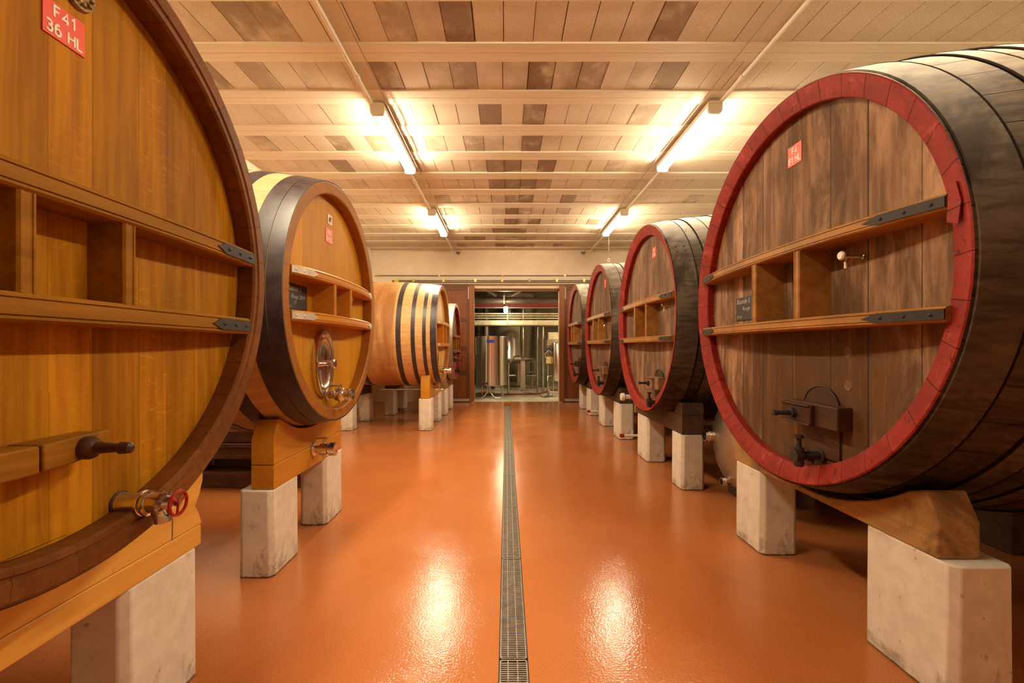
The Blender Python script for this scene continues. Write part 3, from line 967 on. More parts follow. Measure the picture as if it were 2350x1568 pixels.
# ------------------------------------------------------------------ casks
class Cask:
    def __init__(s, name, label, X, yc, zc, R, L, bulge, side, t=0.075, d=0.08, group=None, ext=0.0):
        s.ext = ext
        s.X, s.yc, s.zc, s.R, s.L, s.bulge, s.side, s.t, s.d = X, yc, zc, R, L, bulge, side, t, d
        s.root = thing(name, label, 'cask', (side * X, yc, zc - R), 0.0 if side < 0 else pi, group)
        s.z = R  # local height of the axis

    def r(s, x):
        u = (x + s.L / 2) / (s.L / 2)
        return s.R + s.bulge * (1 - u * u)

    def ly(s, y):
        """world y -> local y"""
        return (y - s.yc) if s.side < 0 else -(y - s.yc)

    def part(s, mb, name, mat, parent=None, bevel=0, smooth=38, loc=None):
        if parent is None:
            return mb.build(name, mat, s.root, (0, 0, s.z), bevel, smooth)
        return mb.build(name, mat, parent, (0, 0, 0), bevel, smooth)

    def shell(s, body, rim, head, moulded=False, bevel=0.0):
        n = 120
        k = 26
        prof = [(-s.L * i / k, s.r(-s.L * i / k)) for i in range(k + 1)]
        prof[0] = (-0.003, s.R)
        prof.append((-s.L, s.R - s.t))
        prof.append((-s.L + s.d, s.R - s.t))
        prof.append((-s.L + s.d, 0.0001))
        m = MB().lathe(prof, n, 'x', caps=False)
        s.part(m, 'staves', body, smooth=40)
        # rim: face ring with eased edges and the inner wall down to the head
        ri = s.R - s.t
        pr = [(-0.004, s.R - 0.0005), (0.0, s.R - 0.007), (0.0, ri + 0.008), (-0.006, ri), (-s.d - 0.01, ri + 0.006), (-s.d - 0.01, s.R - 0.006)]
        if bevel:
            # old stave ends are cut sloping inwards
            pr[2:4] = [(-0.002, s.R - 0.016), (-bevel, ri + 0.004), (-bevel - 0.006, ri)]
        if moulded:
            pr[2:4] = [(0.0, ri + 0.034), (-0.006, ri + 0.030), (-0.006, ri + 0.022), (-0.001, ri + 0.018), (-0.003, ri + 0.006), (-0.012, ri)]
        s.part(MB().lathe(pr, n, 'x', closed=True), 'rim', rim, smooth=25)
        s.part(MB().lathe([(-s.d, 0.0001), (-s.d, ri + 0.004), (-s.d - 0.03, ri + 0.004), (-s.d - 0.03, 0.0001)], n, 'x'), 'head', head, smooth=30)

    def hoop(s, a, b, mat, thick=0.005, edge=False):
        """band from a to b metres back from the front"""
        m = 6
        xs = [-(a + (b - a) * i / m) for i in range(m + 1)]
        pr = [(x, s.r(x) + thick) for x in xs]
        pr = [(xs[0], s.r(xs[0]) - 0.004)] + pr + [(xs[-1], s.r(xs[-1]) - 0.004)]
        q = MB().lathe(pr, 120, 'x', caps=False)
        # riveted lap
        an = random.uniform(0.2, 2.2)
        for da in (-0.03, 0.03):
            for f in (0.3, 0.7):
                x = -(a + (b - a) * f)
                rr = s.r(x) + thick
                q.sphere((x, rr * cos(an + da), rr * sin(an + da)), 0.010, 5, 1, 1, 1)
        o = s.part(q, 'hoop', mat, smooth=40)
        if edge:
            e = MB()
            for x in ((-b, ) if a < 0.05 else (-a, -b)):
                e.tube([(x, (s.r(x) + 0.004) * cos(2 * pi * k / 120), (s.r(x) + 0.004) * sin(2 * pi * k / 120)) for k in range(120)], 0.0058, 6, closed=True)
            s.part(e, 'hoop_edge_shade', M['hoop_shadow_line'], o, smooth=60)  # dark rings drawn in as the shadow gaps at the band's edges
        return o

    def bar_depth(s, y, Yb, P):
        u = min(1.0, abs(y) / Yb)
        return P * (1 - u ** 2.5)

    def crossbar(s, ztop, th, P, mat, strap=None, slen=0.26, nails=3):
        """ztop: world height of its upper face"""
        zt = ztop - s.zc
        zb = zt - th
        zz = max(abs(zt), abs(zb))
        Yb = sqrt((s.R - s.t + s.ext) ** 2 - zz * zz) - 0.004
        ny = 36
        prof = [(0.0, -1), (0.008, 0.0), (0.009, 0.0), (0.012, 0.004), (0.014, 0.004), (0.017, 0.0)]
        sect = [(-0.007, 0.0), (0.0, 0.006), (0.0, 0.011), (-0.004, 0.0125), (-0.004, 0.0145), (0.0, 0.016)]
        top = [(a, th - b) for a, b in reversed(sect)]
        front = sect + top
        vs, fs = [], []
        m = len(front) + 2
        for i in range(ny + 1):
            y = -Yb + 2 * Yb * i / ny
            fx = s.bar_depth(y, Yb, P)
            row = [(-s.d, 0.0)] + [(fx + a, b) for a, b in front] + [(-s.d, th)]
            vs += [(a, y, zb + b) for a, b in row]
        for i in range(ny):
            for k in range(m):
                k2 = (k + 1) % m
                fs.append((i * m + k, (i + 1) * m + k, (i + 1) * m + k2, i * m + k2))
        fs.append(tuple(range(m)))
        fs.append(tuple(ny * m + k for k in range(m - 1, -1, -1)))
        fs = [tuple(reversed(f)) for f in fs]
        o = s.part(MB().add(vs, fs), 'crossbar', mat, smooth=25)
        if strap:
            for sg in (-1, 1):
                q = MB()
                w0, w1 = th * 0.16, th * 0.84
                steps = 14
                zc = (w0 + w1) / 2
                vv = []
                for k in range(steps + 1):
                    f = k / steps
                    y = sg * (Yb - f * slen)
                    fx = s.bar_depth(y, Yb, P)
                    hw = (w1 - w0) / 2
                    if f > 0.80:
                        g = (f - 0.80) / 0.20
                        hw *= (0.75 + 0.3 * sin(g * pi * 1.4)) * max(0.10, 1 - g)
                    vv += [(fx + 0.0005, y, zb + zc - hw), (fx + 0.005, y, zb + zc - hw), (fx + 0.005, y, zb + zc + hw), (fx + 0.0005, y, zb + zc + hw)]
                ff = []
                for k in range(steps):
                    for c in range(4):
                        c2 = (c + 1) % 4
                        f4 = (k * 4 + c, (k + 1) * 4 + c, (k + 1) * 4 + c2, k * 4 + c2)
                        ff.append(f4 if sg > 0 else tuple(reversed(f4)))
                ff.append((0, 1, 2, 3) if sg > 0 else (3, 2, 1, 0))
                e = steps * 4
                ff.append((e + 3, e + 2, e + 1, e) if sg > 0 else (e, e + 1, e + 2, e + 3))
                q.add(vv, ff)
                for k in range(nails):
                    y = sg * (Yb - slen * (0.14 + 0.30 * k))
                    q.sphere((s.bar_depth(y, Yb, P) + 0.005, y, zb + zc), 0.0075, 5, 0.7, 1, 1)
                so = s.part(q, 'strap', strap, o, smooth=30)
        return o

    def divider(s, yw, z0, z1, P, mat, w=0.038, Yb=0.8):
        y = s.ly(yw)
        fx = s.bar_depth(y, Yb, P) - 0.004
        m = MB()
        a, b = y - w / 2, y + w / 2
        out = [(-s.d, a), (fx - 0.006, a), (fx, a + 0.005), (fx, a + 0.010), (fx - 0.003, a + 0.0115), (fx - 0.003, b - 0.0115), (fx, b - 0.010), (fx, b - 0.005), (fx - 0.006, b), (-s.d, b)]
        m.prism(out, z0 - s.zc, z1 - s.zc, 'z')
        return s.part(m, 'divider', mat, smooth=25)

    def plate(s, name, yw, zw, w, h, mat, th=0.004, rot=0.0):
        y, z = s.ly(yw), zw - s.zc
        m = MB()
        pts = [(-w / 2, -h / 2), (w / 2, -h / 2), (w / 2, h / 2), (-w / 2, h / 2)]
        pts = [(y + p[0] * cos(rot) - p[1] * sin(rot), z + p[0] * sin(rot) + p[1] * cos(rot)) for p in pts]
        m.prism(pts, -s.d + 0.0005, -s.d + th, 'x')
        return s.part(m, name, mat, smooth=0)

    def letter(s, plate, txt, yw, zw, size, mat, rot=0.0, spacing=1.12, offset=0.0):
        lines = txt.split('\n')
        y, z = s.ly(yw), zw - s.zc
        for k, ln in enumerate(lines):
            vs, fs = stroke_text(ln, size)
            dz = ((len(lines) - 1) / 2 - k) * size * spacing
            V = [(-s.d + 0.0048 + e, y + a * cos(rot) - (b + dz) * sin(rot), z + a * sin(rot) + (b + dz) * cos(rot)) for a, b, e in vs]
            s.part(MB().add(V, fs), 'lettering', mat, plate, smooth=0)

    def sign(s, yw, zw, txt, size=0.045, w=0.118, h=0.11, mat=None, rot=0.0, dy=0.0):
        p = s.plate('capacity_sign', yw, zw, w, h, mat or M['sign_red'], rot=rot)
        if txt:
            s.letter(p, txt, yw + (dy if s.side < 0 else -dy), zw, size, M['white_ink'], rot=rot, offset=0.0014)
        return p

    def steel_valve(s, yw, zw, x0, length=0.17, r=0.026, lever=True, name='ball_valve', mat=None):
        y, z = s.ly(yw), zw - s.zc
        m = MB()
        k = length
        m.lathe([(x0, 0.001), (x0, r * 1.25), (x0 + 0.012, r * 1.25), (x0 + 0.014, r * 0.8), (x0 + k * .28, r * 0.8), (x0 + k * .30, r * 1.1), (x0 + k * .36, r * 1.25),
                 (x0 + k * .50, r * 1.35), (x0 + k * .62, r * 1.25), (x0 + k * .68, r * 0.95), (x0 + k * .72, r * 1.15), (x0 + k * .86, r * 1.15), (x0 + k * .88, r * 0.9),
                 (x0 + k * .93, r * 0.9), (x0 + k * .95, r * 1.2), (x0 + k, r * 1.2), (x0 + k, r * 0.75), (x0 + k * .9, r * 0.7), (x0 + k * .9, 0.001)], 24, 'x', (0, y, z))
        m.lathe([(-r * 1.7, r * 0.25), (-r * 1.2, r * 0.35)], 10, 'z', (x0 + k * .5, y, z))
        o = s.part(m, name, mat or M['steel'], smooth=35)
        if lever:
            q = MB()
            q.lathe([(r * 1.2, r * 0.35), (r * 1.75, r * 0.35)], 10, 'z', (x0 + k * .5, y, z))
            q.box(x0 + k * .45, x0 + k * .55, y - r * .4, y + r * .4, z + r * 1.65, z + r * 1.95)
            q.tube([(x0 + k * .5, y, z + r * 1.8), (x0 + k * .2, y - 0.01, z + r * 1.75), (x0 - k * .05, y - 0.02, z + r * 1.45)], r * 0.22, 8)
            s.part(q, 'lever', M['steel'], o, smooth=35)
        return o


def hatch(c, yw, zw, bar_w=0.42, bar_h=0.115, mat=None, bolt=True, tapz=-0.24, prot=0.10, yoff=0.03):
    """old cask hatch: arched door, wooden yoke with an iron screw, and a dark tap below"""
    y, z = c.ly(yw), zw - c.zc
    x = -c.d
    dw, dh = 0.13, 0.20
    out = [(y + dw * cos(a), z + 0.02 + dh * 0.62 * sin(a)) for a in [pi * k / 16 for k in range(17)]]
    out += [(y - dw, z - 0.22), (y + dw, z - 0.22)]
    d = c.part(MB().prism(out, x + 0.001, x + 0.012, 'x'), 'hatch_door', M['hatch_wood'], smooth=25)
    ring = MB().tube([(x + 0.012, p[0], p[1]) for p in out[:17]], 0.004, 6)
    c.part(ring, 'hatch_frame', M['iron'], d)
    m = MB()
    s = 1 if c.side > 0 else -1
    # yoke: a wider clasp at the far side, a plain block at the near side
    m.box(x, x + prot * 0.75, y - bar_w / 2, y + bar_w / 2, z - bar_h / 2, z + bar_h / 2)
    m.box(x + prot * 0.7, x + prot, y - bar_w * 0.46, y + bar_w * 0.12, z - bar_h * 0.5, z + bar_h * 0.44)
    m.box(x + prot * 0.98, x + prot + 0.010, y - bar_w * 0.46, y + bar_w * 0.12, z + bar_h * 0.34, z + bar_h * 0.44)
    m.box(x + prot * 0.98, x + prot + 0.010, y - bar_w * 0.46, y + bar_w * 0.12, z - bar_h * 0.5, z - bar_h * 0.40)
    b = c.part(m, 'hatch_yoke', mat or M['hatch_wood'], bevel=0.008, smooth=30)
    if bolt:
        q = MB()
        yb = y - bar_w * 0.20
        q.lathe([(x + prot, 0.001), (x + prot, 0.028), (x + prot + 0.02, 0.026), (x + prot + 0.022, 0.014), (x + prot + 0.085, 0.011), (x + prot + 0.09, 0.016), (x + prot + 0.11, 0.014), (x + prot + 0.112, 0.001)], 14, 'x', (0, yb, z - 0.005))
        c.part(q, 'screw', M['iron'], b, smooth=35)
    q = MB()
    zt = z + tapz
    yt = y + yoff
    q.lathe([(x, 0.001), (x, 0.034), (x + 0.02, 0.034), (x + 0.022, 0.022), (x + 0.10, 0.020), (x + 0.11, 0.03), (x + 0.15, 0.03), (x + 0.152, 0.001)], 14, 'x', (0, yt, zt))
    q.lathe([(-0.055, 0.020), (-0.05, 0.024), (0.04, 0.026), (0.045, 0.014), (0.085, 0.012), (0.09, 0.022), (0.105, 0.022)], 14, 'z', (x + 0.125, yt, zt))
    q.lathe([(x, 0.001), (x, 0.03), (x + 0.03, 0.03), (x + 0.032, 0.018), (x + 0.09, 0.02), (x + 0.10, 0.001)], 14, 'x', (0, yt - 0.09, zt - 0.02))
    c.part(q, 'tap', M['iron'], smooth=35)


def tasting_tap(c, yw, zw, big=False):
    y, z = c.ly(yw), zw - c.zc
    q = MB()
    x = -c.d
    q.lathe([(x, 0.001), (x, 0.014), (x + 0.01, 0.014), (x + 0.012, 0.008), (x + 0.07, 0.008), (x + 0.075, 0.012), (x + 0.095, 0.012), (x + 0.096, 0.001)], 12, 'x', (0, y, z))
    q.tube([(x + 0.07, y, z), (x + 0.085, y, z - 0.02), (x + 0.085, y, z - 0.055)], 0.007, 8)
    t = c.part(q, 'tasting_tap', M['steel'], smooth=35)
    k = MB()
    kr = 1.0 if big else 0.62
    k.lathe([(x + 0.096, 0.001), (x + 0.098, 0.020 * kr), (x + 0.106, 0.021 * kr), (x + 0.112, 0.016 * kr), (x + 0.112, 0.001)], 18, 'x', (0, y, z + 0.004))
    c.part(k, 'knob', M['zinc'] if big else M['steel'], t, smooth=35)


def slate(c, yw, zw, w, h, texts, label):
    """a chalkboard hung on the cask head"""
    t = thing('chalk_slate', label, 'chalkboard', (c.side * (c.X + c.d), yw, zw - h / 2), 0.0 if c.side < 0 else pi)
    MB().box(0.001, 0.007, -w / 2, w / 2, 0, h).build('board', M['slate'], t, smooth=0, bevel=0.0015)
    for txt, ty, tz, size in texts:
        vs, fs = text_mesh(txt, size, 1.0, 0.32, -0.0004, 'LEFT')
        MB().add([(0.0076, -w / 2 + ty + a, tz + b) for a, b in vs], fs).build('chalk_writing', M['chalk'], t, smooth=0)
    return t


# --- left 1: big honey oak cask close to the camera
c1 = Cask('wine_cask', 'honey oak cask on the left, cut off by the frame, marked F41', 1.10, 1.144, 1.696, 0.885, 1.8, 0.075, -1, t=0.082, d=0.08, group='wine casks')
c1.shell(M['c1_body'], M['c1_rim'], M['c1_head'], True)
for a, b in ((0.012, 0.16), (0.25, 0.33), (0.46, 0.53), (1.27, 1.34), (1.47, 1.55), (1.64, 1.78)):
    c1.hoop(a, b, M['black_hoop'])
P1 = 0.03
c1.crossbar(1.812, 0.062, P1, M['c1_bar'], M['iron'], 0.27, 3)
c1.crossbar(1.522, 0.066, P1, M['c1_bar'], M['iron'], 0.27, 3)
for yy in (1.0, 1.272):
    c1.divider(yy, 1.522, 1.75, P1, M['c1_bar'], 0.042)
sg = c1.sign(1.184, 2.253, 'F41\n36 HL', 0.040, 0.113, 0.092, M['sign_red'], rot=0.0)
# bronze badge
q = MB()
yy, zz = c1.ly(1.222), 2.372 - c1.zc
q.lathe([(-0.08, 0.001), (-0.08, 0.044), (-0.068, 0.042), (-0.066, 0.036), (-0.070, 0.030), (-0.064, 0.018), (-0.066, 0.008), (-0.060, 0.001)], 28, 'x', (0, yy, zz))
for k in range(9):
    a = 2 * pi * k / 9
    q.sphere((-0.066, yy + 0.028 * cos(a), zz + 0.028 * sin(a)), 0.007, 5)
c1.part(q, 'bronze_badge', M['brass'], smooth=35)
# hatch outline and wooden yoke with turned screw handle
hy, hz = c1.ly(1.00), 1.10 - c1.zc
out = [(hy + 0.21 * cos(a), hz + 0.10 + 0.115 * sin(a)) for a in [pi * k / 28 for k in range(29)]] + [(hy - 0.19, hz - 0.2), (hy + 0.19, hz - 0.2)]
hd = c1.part(MB().prism(out, -0.0795, -0.0765, 'x'), 'hatch_door', M['c1_head'], smooth=25)
m = MB()
m.prism([(-0.08, hy - 0.30), (-0.005, hy - 0.30), (0.015, hy - 0.16), (0.015, hy + 0.035), (-0.08, hy + 0.035)][::1], hz + 0.005, hz + 0.07, 'z')
m.prism([(-0.08, hy + 0.045), (0.012, hy + 0.045), (-0.012, hy + 0.215), (-0.08, hy + 0.225)], hz + 0.005, hz + 0.07, 'z')
m.prism([(-0.08, hy + 0.225), (-0.045, hy + 0.225), (-0.05, hy + 0.29), (-0.08, hy + 0.29)], hz + 0.012, hz + 0.062, 'z')
yk = c1.part(m, 'hatch_yoke', M['c1_bar'], bevel=0.005, smooth=30)
q = MB()
q.lathe([(-0.01, 0.001), (-0.01, 0.030), (0.012, 0.030), (0.02, 0.026), (0.028, 0.016), (0.06, 0.013), (0.085, 0.011), (0.09, 0.016), (0.115, 0.014), (0.122, 0.006), (0.122, 0.001)], 18, 'x', (0, c1.ly(1.165), hz + 0.036))
c1.part(q, 'screw_handle', M['handle_wood'], yk, smooth=35)
# stainless tap with red hand wheel
ty, tz = c1.ly(1.355), 0.925 - c1.zc
q = MB()
x0 = -0.08
q.lathe([(x0, 0.001), (x0, 0.037), (x0 + 0.0048, 0.037), (x0 + 0.0064, 0.034)], 24, 'x', (0, ty, tz))
c1.part(q, 'tap_flange', M['handle_wood'], smooth=35)
q = MB()
q.lathe([(x0 + 0.0064, 0.028), (x0 + 0.0080, 0.033), (x0 + 0.0160, 0.031), (x0 + 0.0680, 0.030), (x0 + 0.0704, 0.038), (x0 + 0.0784, 0.038), (x0 + 0.0816, 0.032), (x0 + 0.0864, 0.038), (x0 + 0.0944, 0.038),
         (x0 + 0.0968, 0.031), (x0 + 0.1320, 0.030), (x0 + 0.1344, 0.036), (x0 + 0.1424, 0.034), (x0 + 0.1456, 0.022), (x0 + 0.1600, 0.018), (x0 + 0.1616, 0.010), (x0 + 0.1880, 0.008), (x0 + 0.1888, 0.001)], 24, 'x', (0, ty, tz))
q.tube([(x0 + 0.1200, ty, tz - 0.01), (x0 + 0.1320, ty, tz - 0.035), (x0 + 0.1344, ty, tz - 0.058)], [0.026, 0.025, 0.022], 14)
tp = c1.part(q, 'tap', M['steel'], smooth=35)
q = MB()
wx = x0 + 0.1800
q.tube([(wx, ty + 0.036 * cos(a), tz + 0.036 * sin(a)) for a in [2 * pi * k / 24 for k in range(24)]], 0.0048, 8, closed=True)
for k in range(3):
    a = 2 * pi * k / 3 + 0.4
    q.tube([(wx, ty, tz), (wx, ty + 0.035 * cos(a), tz + 0.035 * sin(a))], 0.004, 6)
q.lathe([(wx - 0.006, 0.001), (wx - 0.006, 0.010), (wx + 0.006, 0.009), (wx + 0.006, 0.001)], 12, 'x', (0, ty, tz))
c1.part(q, 'hand_wheel', M['red_paint'], tp, smooth=35)
q = MB()
q.tube([(x0 + 0.1520, ty, tz - 0.02), (x0 + 0.1600, ty + 0.004, tz - 0.055), (x0 + 0.1600, ty + 0.002, tz - 0.115)], 0.0022, 6)
c1.part(q, 'bead_chain', M['steel_dark'], tp, smooth=35)

# --- left 2: amber oak cask
c2 = Cask('wine_cask', 'amber oak cask with black hoops and oval steel door, second on the left', 1.22, 3.264, 1.720, 0.843, 1.75, 0.085, -1, t=0.080, d=0.078, group='wine casks')
c2.shell(M['c2_body'], M['c2_rim'], M['c2_head'])
for a, b in ((0.0015, 0.082), (0.086, 0.175), (0.30, 0.395), (0.52, 0.60), (1.15, 1.23), (1.36, 1.45), (1.58, 1.746)):
    c2.hoop(a, b, M['black_hoop'])
P2 = 0.085
c2.crossbar(1.877, 0.058, P2, M['c2_bar'], M['zinc'], 0.23, 2)
c2.crossbar(1.614, 0.060, P2, M['c2_bar'], M['zinc'], 0.23, 2)
for yy in (2.985, 3.27):
    c2.divider(yy, 1.614, 1.819, P2, M['c2_bar'], 0.036)
c2.sign(3.247, 2.212, 'F8\n34 HL', 0.040, 0.125, 0.105, M['sign_faded'])
pl = c2.plate('maker_badge', 3.262, 2.335, 0.072, 0.068, M['white_plate'])
q = MB()
by, bz = c2.ly(3.262), 2.335 - c2.zc
for (w, a) in ((0.021, 0.0), ):
    ring_o = [(by + 0.022 * cos(t) * 0.95 + 0.006 * sin(t), bz + 0.026 * sin(t)) for t in [2 * pi * k / 24 for k in range(24)]]
    q.tube([(-0.078 + 0.0045, p[0], p[1]) for p in ring_o], 0.0016, 5, closed=True)
for dx in (-0.010, -0.001, 0.008):
    q.tube([(-0.0735, by + dx - 0.006, bz - 0.016), (-0.0735, by + dx + 0.006, bz + 0.017)], 0.0019, 5)
c2.part(q, 'emblem', M['black_ink'], pl, smooth=0)
tasting_tap(c2, 3.44, 1.765)
# oval steel door
dy, dz = c2.ly(3.115), 1.285 - c2.zc
q = MB()
q.lathe([(-0.080, 1.0), (-0.055, 1.0), (-0.045, 0.985), (-0.045, 0.93), (-0.058, 0.90), (-0.080, 0.88)], 56, 'x', (0, dy, dz), 0.158, 0.232)
dr = c2.part(q, 'manhole_frame', M['steel'], smooth=35)
q = MB()
q.lathe([(-0.078, 0.001), (-0.074, 0.3), (-0.066, 0.55), (-0.060, 0.68), (-0.050, 0.74), (-0.050, 0.80), (-0.070, 0.86), (-0.075, 0.90)], 56, 'x', (0, dy, dz), 0.158, 0.232)
c2.part(q, 'manhole_lid', M['steel'], dr, smooth=35)
q = MB()
q.tube([(-0.045, dy - 0.145, dz + 0.0), (-0.030, dy - 0.06, dz + 0.0), (-0.025, dy, dz), (-0.030, dy + 0.06, dz), (-0.045, dy + 0.145, dz)], [0.020, 0.016, 0.016, 0.014, 0.018], 12)
q.lathe([(-0.03, 0.012), (-0.005, 0.022), (0.0, 0.034), (0.018, 0.034), (0.024, 0.026), (0.024, 0.001)], 20, 'x', (0, dy, dz))
q.tube([(0.012, dy - 0.03, dz + 0.0), (0.02, dy - 0.09, dz + 0.005)], 0.007, 8)
c2.part(q, 'clamp', M['steel'], dr, smooth=35)
c2.steel_valve(3.215, 1.058, -0.078, 0.19, 0.036)

# --- left 3: blond cask with narrow black hoops
c3 = Cask('wine_cask', 'blond oak cask with four black hoops near the back wall on the left', 1.134, 8.05, 1.637, 0.870, 1.84, 0.06, -1, group='wine casks')
c3.shell(M['c3_body'], M['c3_rim'], M['c3_head'])
for a, b in ((0.004, 0.10), (0.165, 0.222), (0.34, 0.405), (0.565, 0.645), (1.20, 1.275), (1.435, 1.50), (1.62, 1.675), (1.74, 1.836)):
    c3.hoop(a, b, M['black_hoop'])
c3.crossbar(1.852, 0.062, 0.04, M['c2_bar'], M['zinc'], 0.2, 2)
c3.crossbar(1.47, 0.062, 0.04, M['c2_bar'], M['zinc'], 0.2, 2)
for yy in (7.80, 8.2):
    c3.divider(yy, 1.47, 1.79, 0.04, M['c2_bar'], 0.036)
c3.sign(7.93, 2.21, '', 0.05, 0.12, 0.12, M['sign_faded'])
dy, dz = c3.ly(7.6), 1.2 - c3.zc
q = MB()
q.lathe([(-0.08, 1.0), (-0.055, 1.0), (-0.045, 0.97), (-0.05, 0.92), (-0.075, 0.86), (-0.07, 0.4), (-0.078, 0.001)], 40, 'x', (0, dy, dz), 0.15, 0.22)
c3.part(q, 'manhole_door', M['steel'], smooth=35)
c3.steel_valve(7.86, 0.985, -0.08, 0.24, 0.044)

# --- left 4: old red-rimmed cask by the door
c4 = Cask('wine_cask', 'old red-rimmed cask with pale hoop, last on the left beside the door', 1.095, 9.86, 1.53, 0.825, 1.7, 0.025, -1, group='wine casks')
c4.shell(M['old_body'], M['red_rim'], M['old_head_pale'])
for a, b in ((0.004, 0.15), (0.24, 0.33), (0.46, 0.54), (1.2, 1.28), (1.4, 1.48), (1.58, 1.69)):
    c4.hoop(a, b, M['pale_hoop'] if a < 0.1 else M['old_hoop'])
c4.crossbar(1.66, 0.055, 0.04, M['c1_bar'], M['iron_grey'], 0.2, 2)
c4.crossbar(1.34, 0.055, 0.04, M['c1_bar'], M['iron_grey'], 0.2, 2)
for yy in (9.55, 9.9):
    c4.divider(yy, 1.34, 1.605, 0.04, M['c1_bar'], 0.036)
tasting_tap(c4, 10.05, 1.54)
hatch(c4, 9.75, 1.12, 0.3, 0.09)

# --- right 1: the big one
r1 = Cask('wine_cask', 'huge old cask with red rim close on the right, marked F4', 1.553, 2.54, 1.722, 1.064, 2.5, 0.125, 1, t=0.100, d=0.085, ext=0.035, group='wine casks')
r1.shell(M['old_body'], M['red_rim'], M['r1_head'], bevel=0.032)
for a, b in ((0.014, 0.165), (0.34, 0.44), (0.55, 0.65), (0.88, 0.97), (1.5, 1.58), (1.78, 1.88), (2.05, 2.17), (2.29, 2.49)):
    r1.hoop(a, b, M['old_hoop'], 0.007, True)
PR = 0.09
r1.crossbar(1.945, 0.057, PR, M['old_bar'], M['iron'], 0.30, 3)
r1.crossbar(1.546, 0.057, PR, M['old_bar'], M['iron'], 0.30, 3)
for yy in (2.64, 2.262):
    r1.divider(yy, 1.546, 1.888, PR, M['old_bar'], 0.044)
r1.sign(2.52, 2.492, 'F4\n81 HL', 0.044, 0.118, 0.113, M['sign_red'])
tasting_tap(r1, 2.035, 1.815, True)
hatch(r1, 2.30, 1.055, 0.40, 0.115, tapz=-0.215, yoff=0.0)
# splinter standing off the rim beside the upper crossbar's end
m = MB()
sy, sz = r1.ly(1.545), 1.90 - r1.zc
m.prism(rounded([(sy - 0.02, sz - 0.06), (sy + 0.02, sz - 0.075), (sy + 0.03, sz + 0.0), (sy + 0.012, sz + 0.075), (sy - 0.012, sz + 0.075)], 0.004, 2), -0.002, 0.0035, 'x')
r1.part(m, 'rim_splinter', M['red_rim'], smooth=25)
# two bung stains: knots of wood plugged into the head
for (yw, zw) in ((2.13, 1.375), (2.13, 1.215)):
    q = MB().lathe([(-0.0848, 0.001), (-0.0835, 0.020), (-0.0825, 0.024), (-0.086, 0.027)], 20, 'x', (0, r1.ly(yw), zw - r1.zc))
    r1.part(q, 'wooden_plug', M['plug'], smooth=35)

# --- right 2, 3, 4
r2 = Cask('wine_cask', 'old red-rimmed cask with dark hoops, second on the right', 1.548, 5.10, 1.722, 1.045, 2.45, 0.12, 1, t=0.110, d=0.085, ext=0.038, group='wine casks')
r3 = Cask('wine_cask', 'old red-rimmed cask with grey hoops, third on the right', 1.518, 7.50, 1.69, 1.085, 2.45, 0.04, 1, t=0.110, d=0.085, ext=0.038, group='wine casks')
r4 = Cask('wine_cask', 'old red-rimmed cask farthest on the right, in front of the sliding door', 1.48, 9.77, 1.69, 1.07, 2.45, 0.04, 1, t=0.110, d=0.085, ext=0.038, group='wine casks')
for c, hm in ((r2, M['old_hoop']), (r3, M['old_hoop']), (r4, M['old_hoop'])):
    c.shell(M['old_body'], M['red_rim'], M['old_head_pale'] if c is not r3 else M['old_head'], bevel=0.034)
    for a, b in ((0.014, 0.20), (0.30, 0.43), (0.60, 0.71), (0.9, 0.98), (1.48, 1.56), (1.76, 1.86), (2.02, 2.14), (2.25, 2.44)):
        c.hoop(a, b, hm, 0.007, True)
    c.crossbar(1.93, 0.062, 0.05, M['old_bar'], M['iron'], 0.28, 3)
    c.crossbar(1.515, 0.062, 0.05, M['old_bar'], M['iron'], 0.28, 3)
for c, ys in ((r2, (5.22, 4.81)), (r3, (7.57, 7.16)), (r4, (9.88, 9.49))):
    for yy in ys:
        c.divider(yy, 1.515, 1.868, 0.05, M['old_bar'], 0.04)
r2.sign(4.90, 2.445, 'F5\n81 HL', 0.042, 0.115, 0.115, M['sign_red'])
r3.sign(7.18, 2.43, '', 0.042, 0.115, 0.13, M['sign_red'])
tasting_tap(r2, 4.36, 1.81)
tasting_tap(r3, 6.9, 1.76)
hatch(r2, 4.72, 1.02, 0.30, 0.13, M['yoke_grey'], tapz=-0.20)
hatch(r3, 7.15, 1.03, 0.28, 0.12, M['yoke_grey'], tapz=-0.20)
hatch(r4, 9.45, 1.05, 0.28, 0.12, M['hatch_wood'], tapz=-0.22)

slate(c2, 2.745, 1.708, 0.265, 0.158, [('Bastide S', 0.012, 0.128, 0.046), ('Rouge 2019', 0.055, 0.080, 0.036), ('15', 0.085, 0.045, 0.032), ('10 hl', 0.010, 0.016, 0.022)],
      'small chalkboard with white handwriting between the crossbars of the amber oak cask')
slate(r1, 3.04, 1.664, 0.235, 0.160, [('Bastide S', 0.010, 0.130, 0.046), ('Rouge', 0.085, 0.080, 0.038), ('09/10', 0.014, 0.024, 0.028)],
      'small chalkboard with white handwriting behind the crossbar post of the huge red-rimmed cask')


# ------------------------------------------------------------------ cradles under the casks
GB = 'concrete blocks under the casks'
GC = 'cradle beams under the casks'

def blocks(side, xa, xb, spans, h, labels):
    for (y0, y1), lab in zip(spans, labels):
        a, b = sorted((side * xa, side * xb))
        concrete_block(a, b, y0, y1, h, lab, GB)


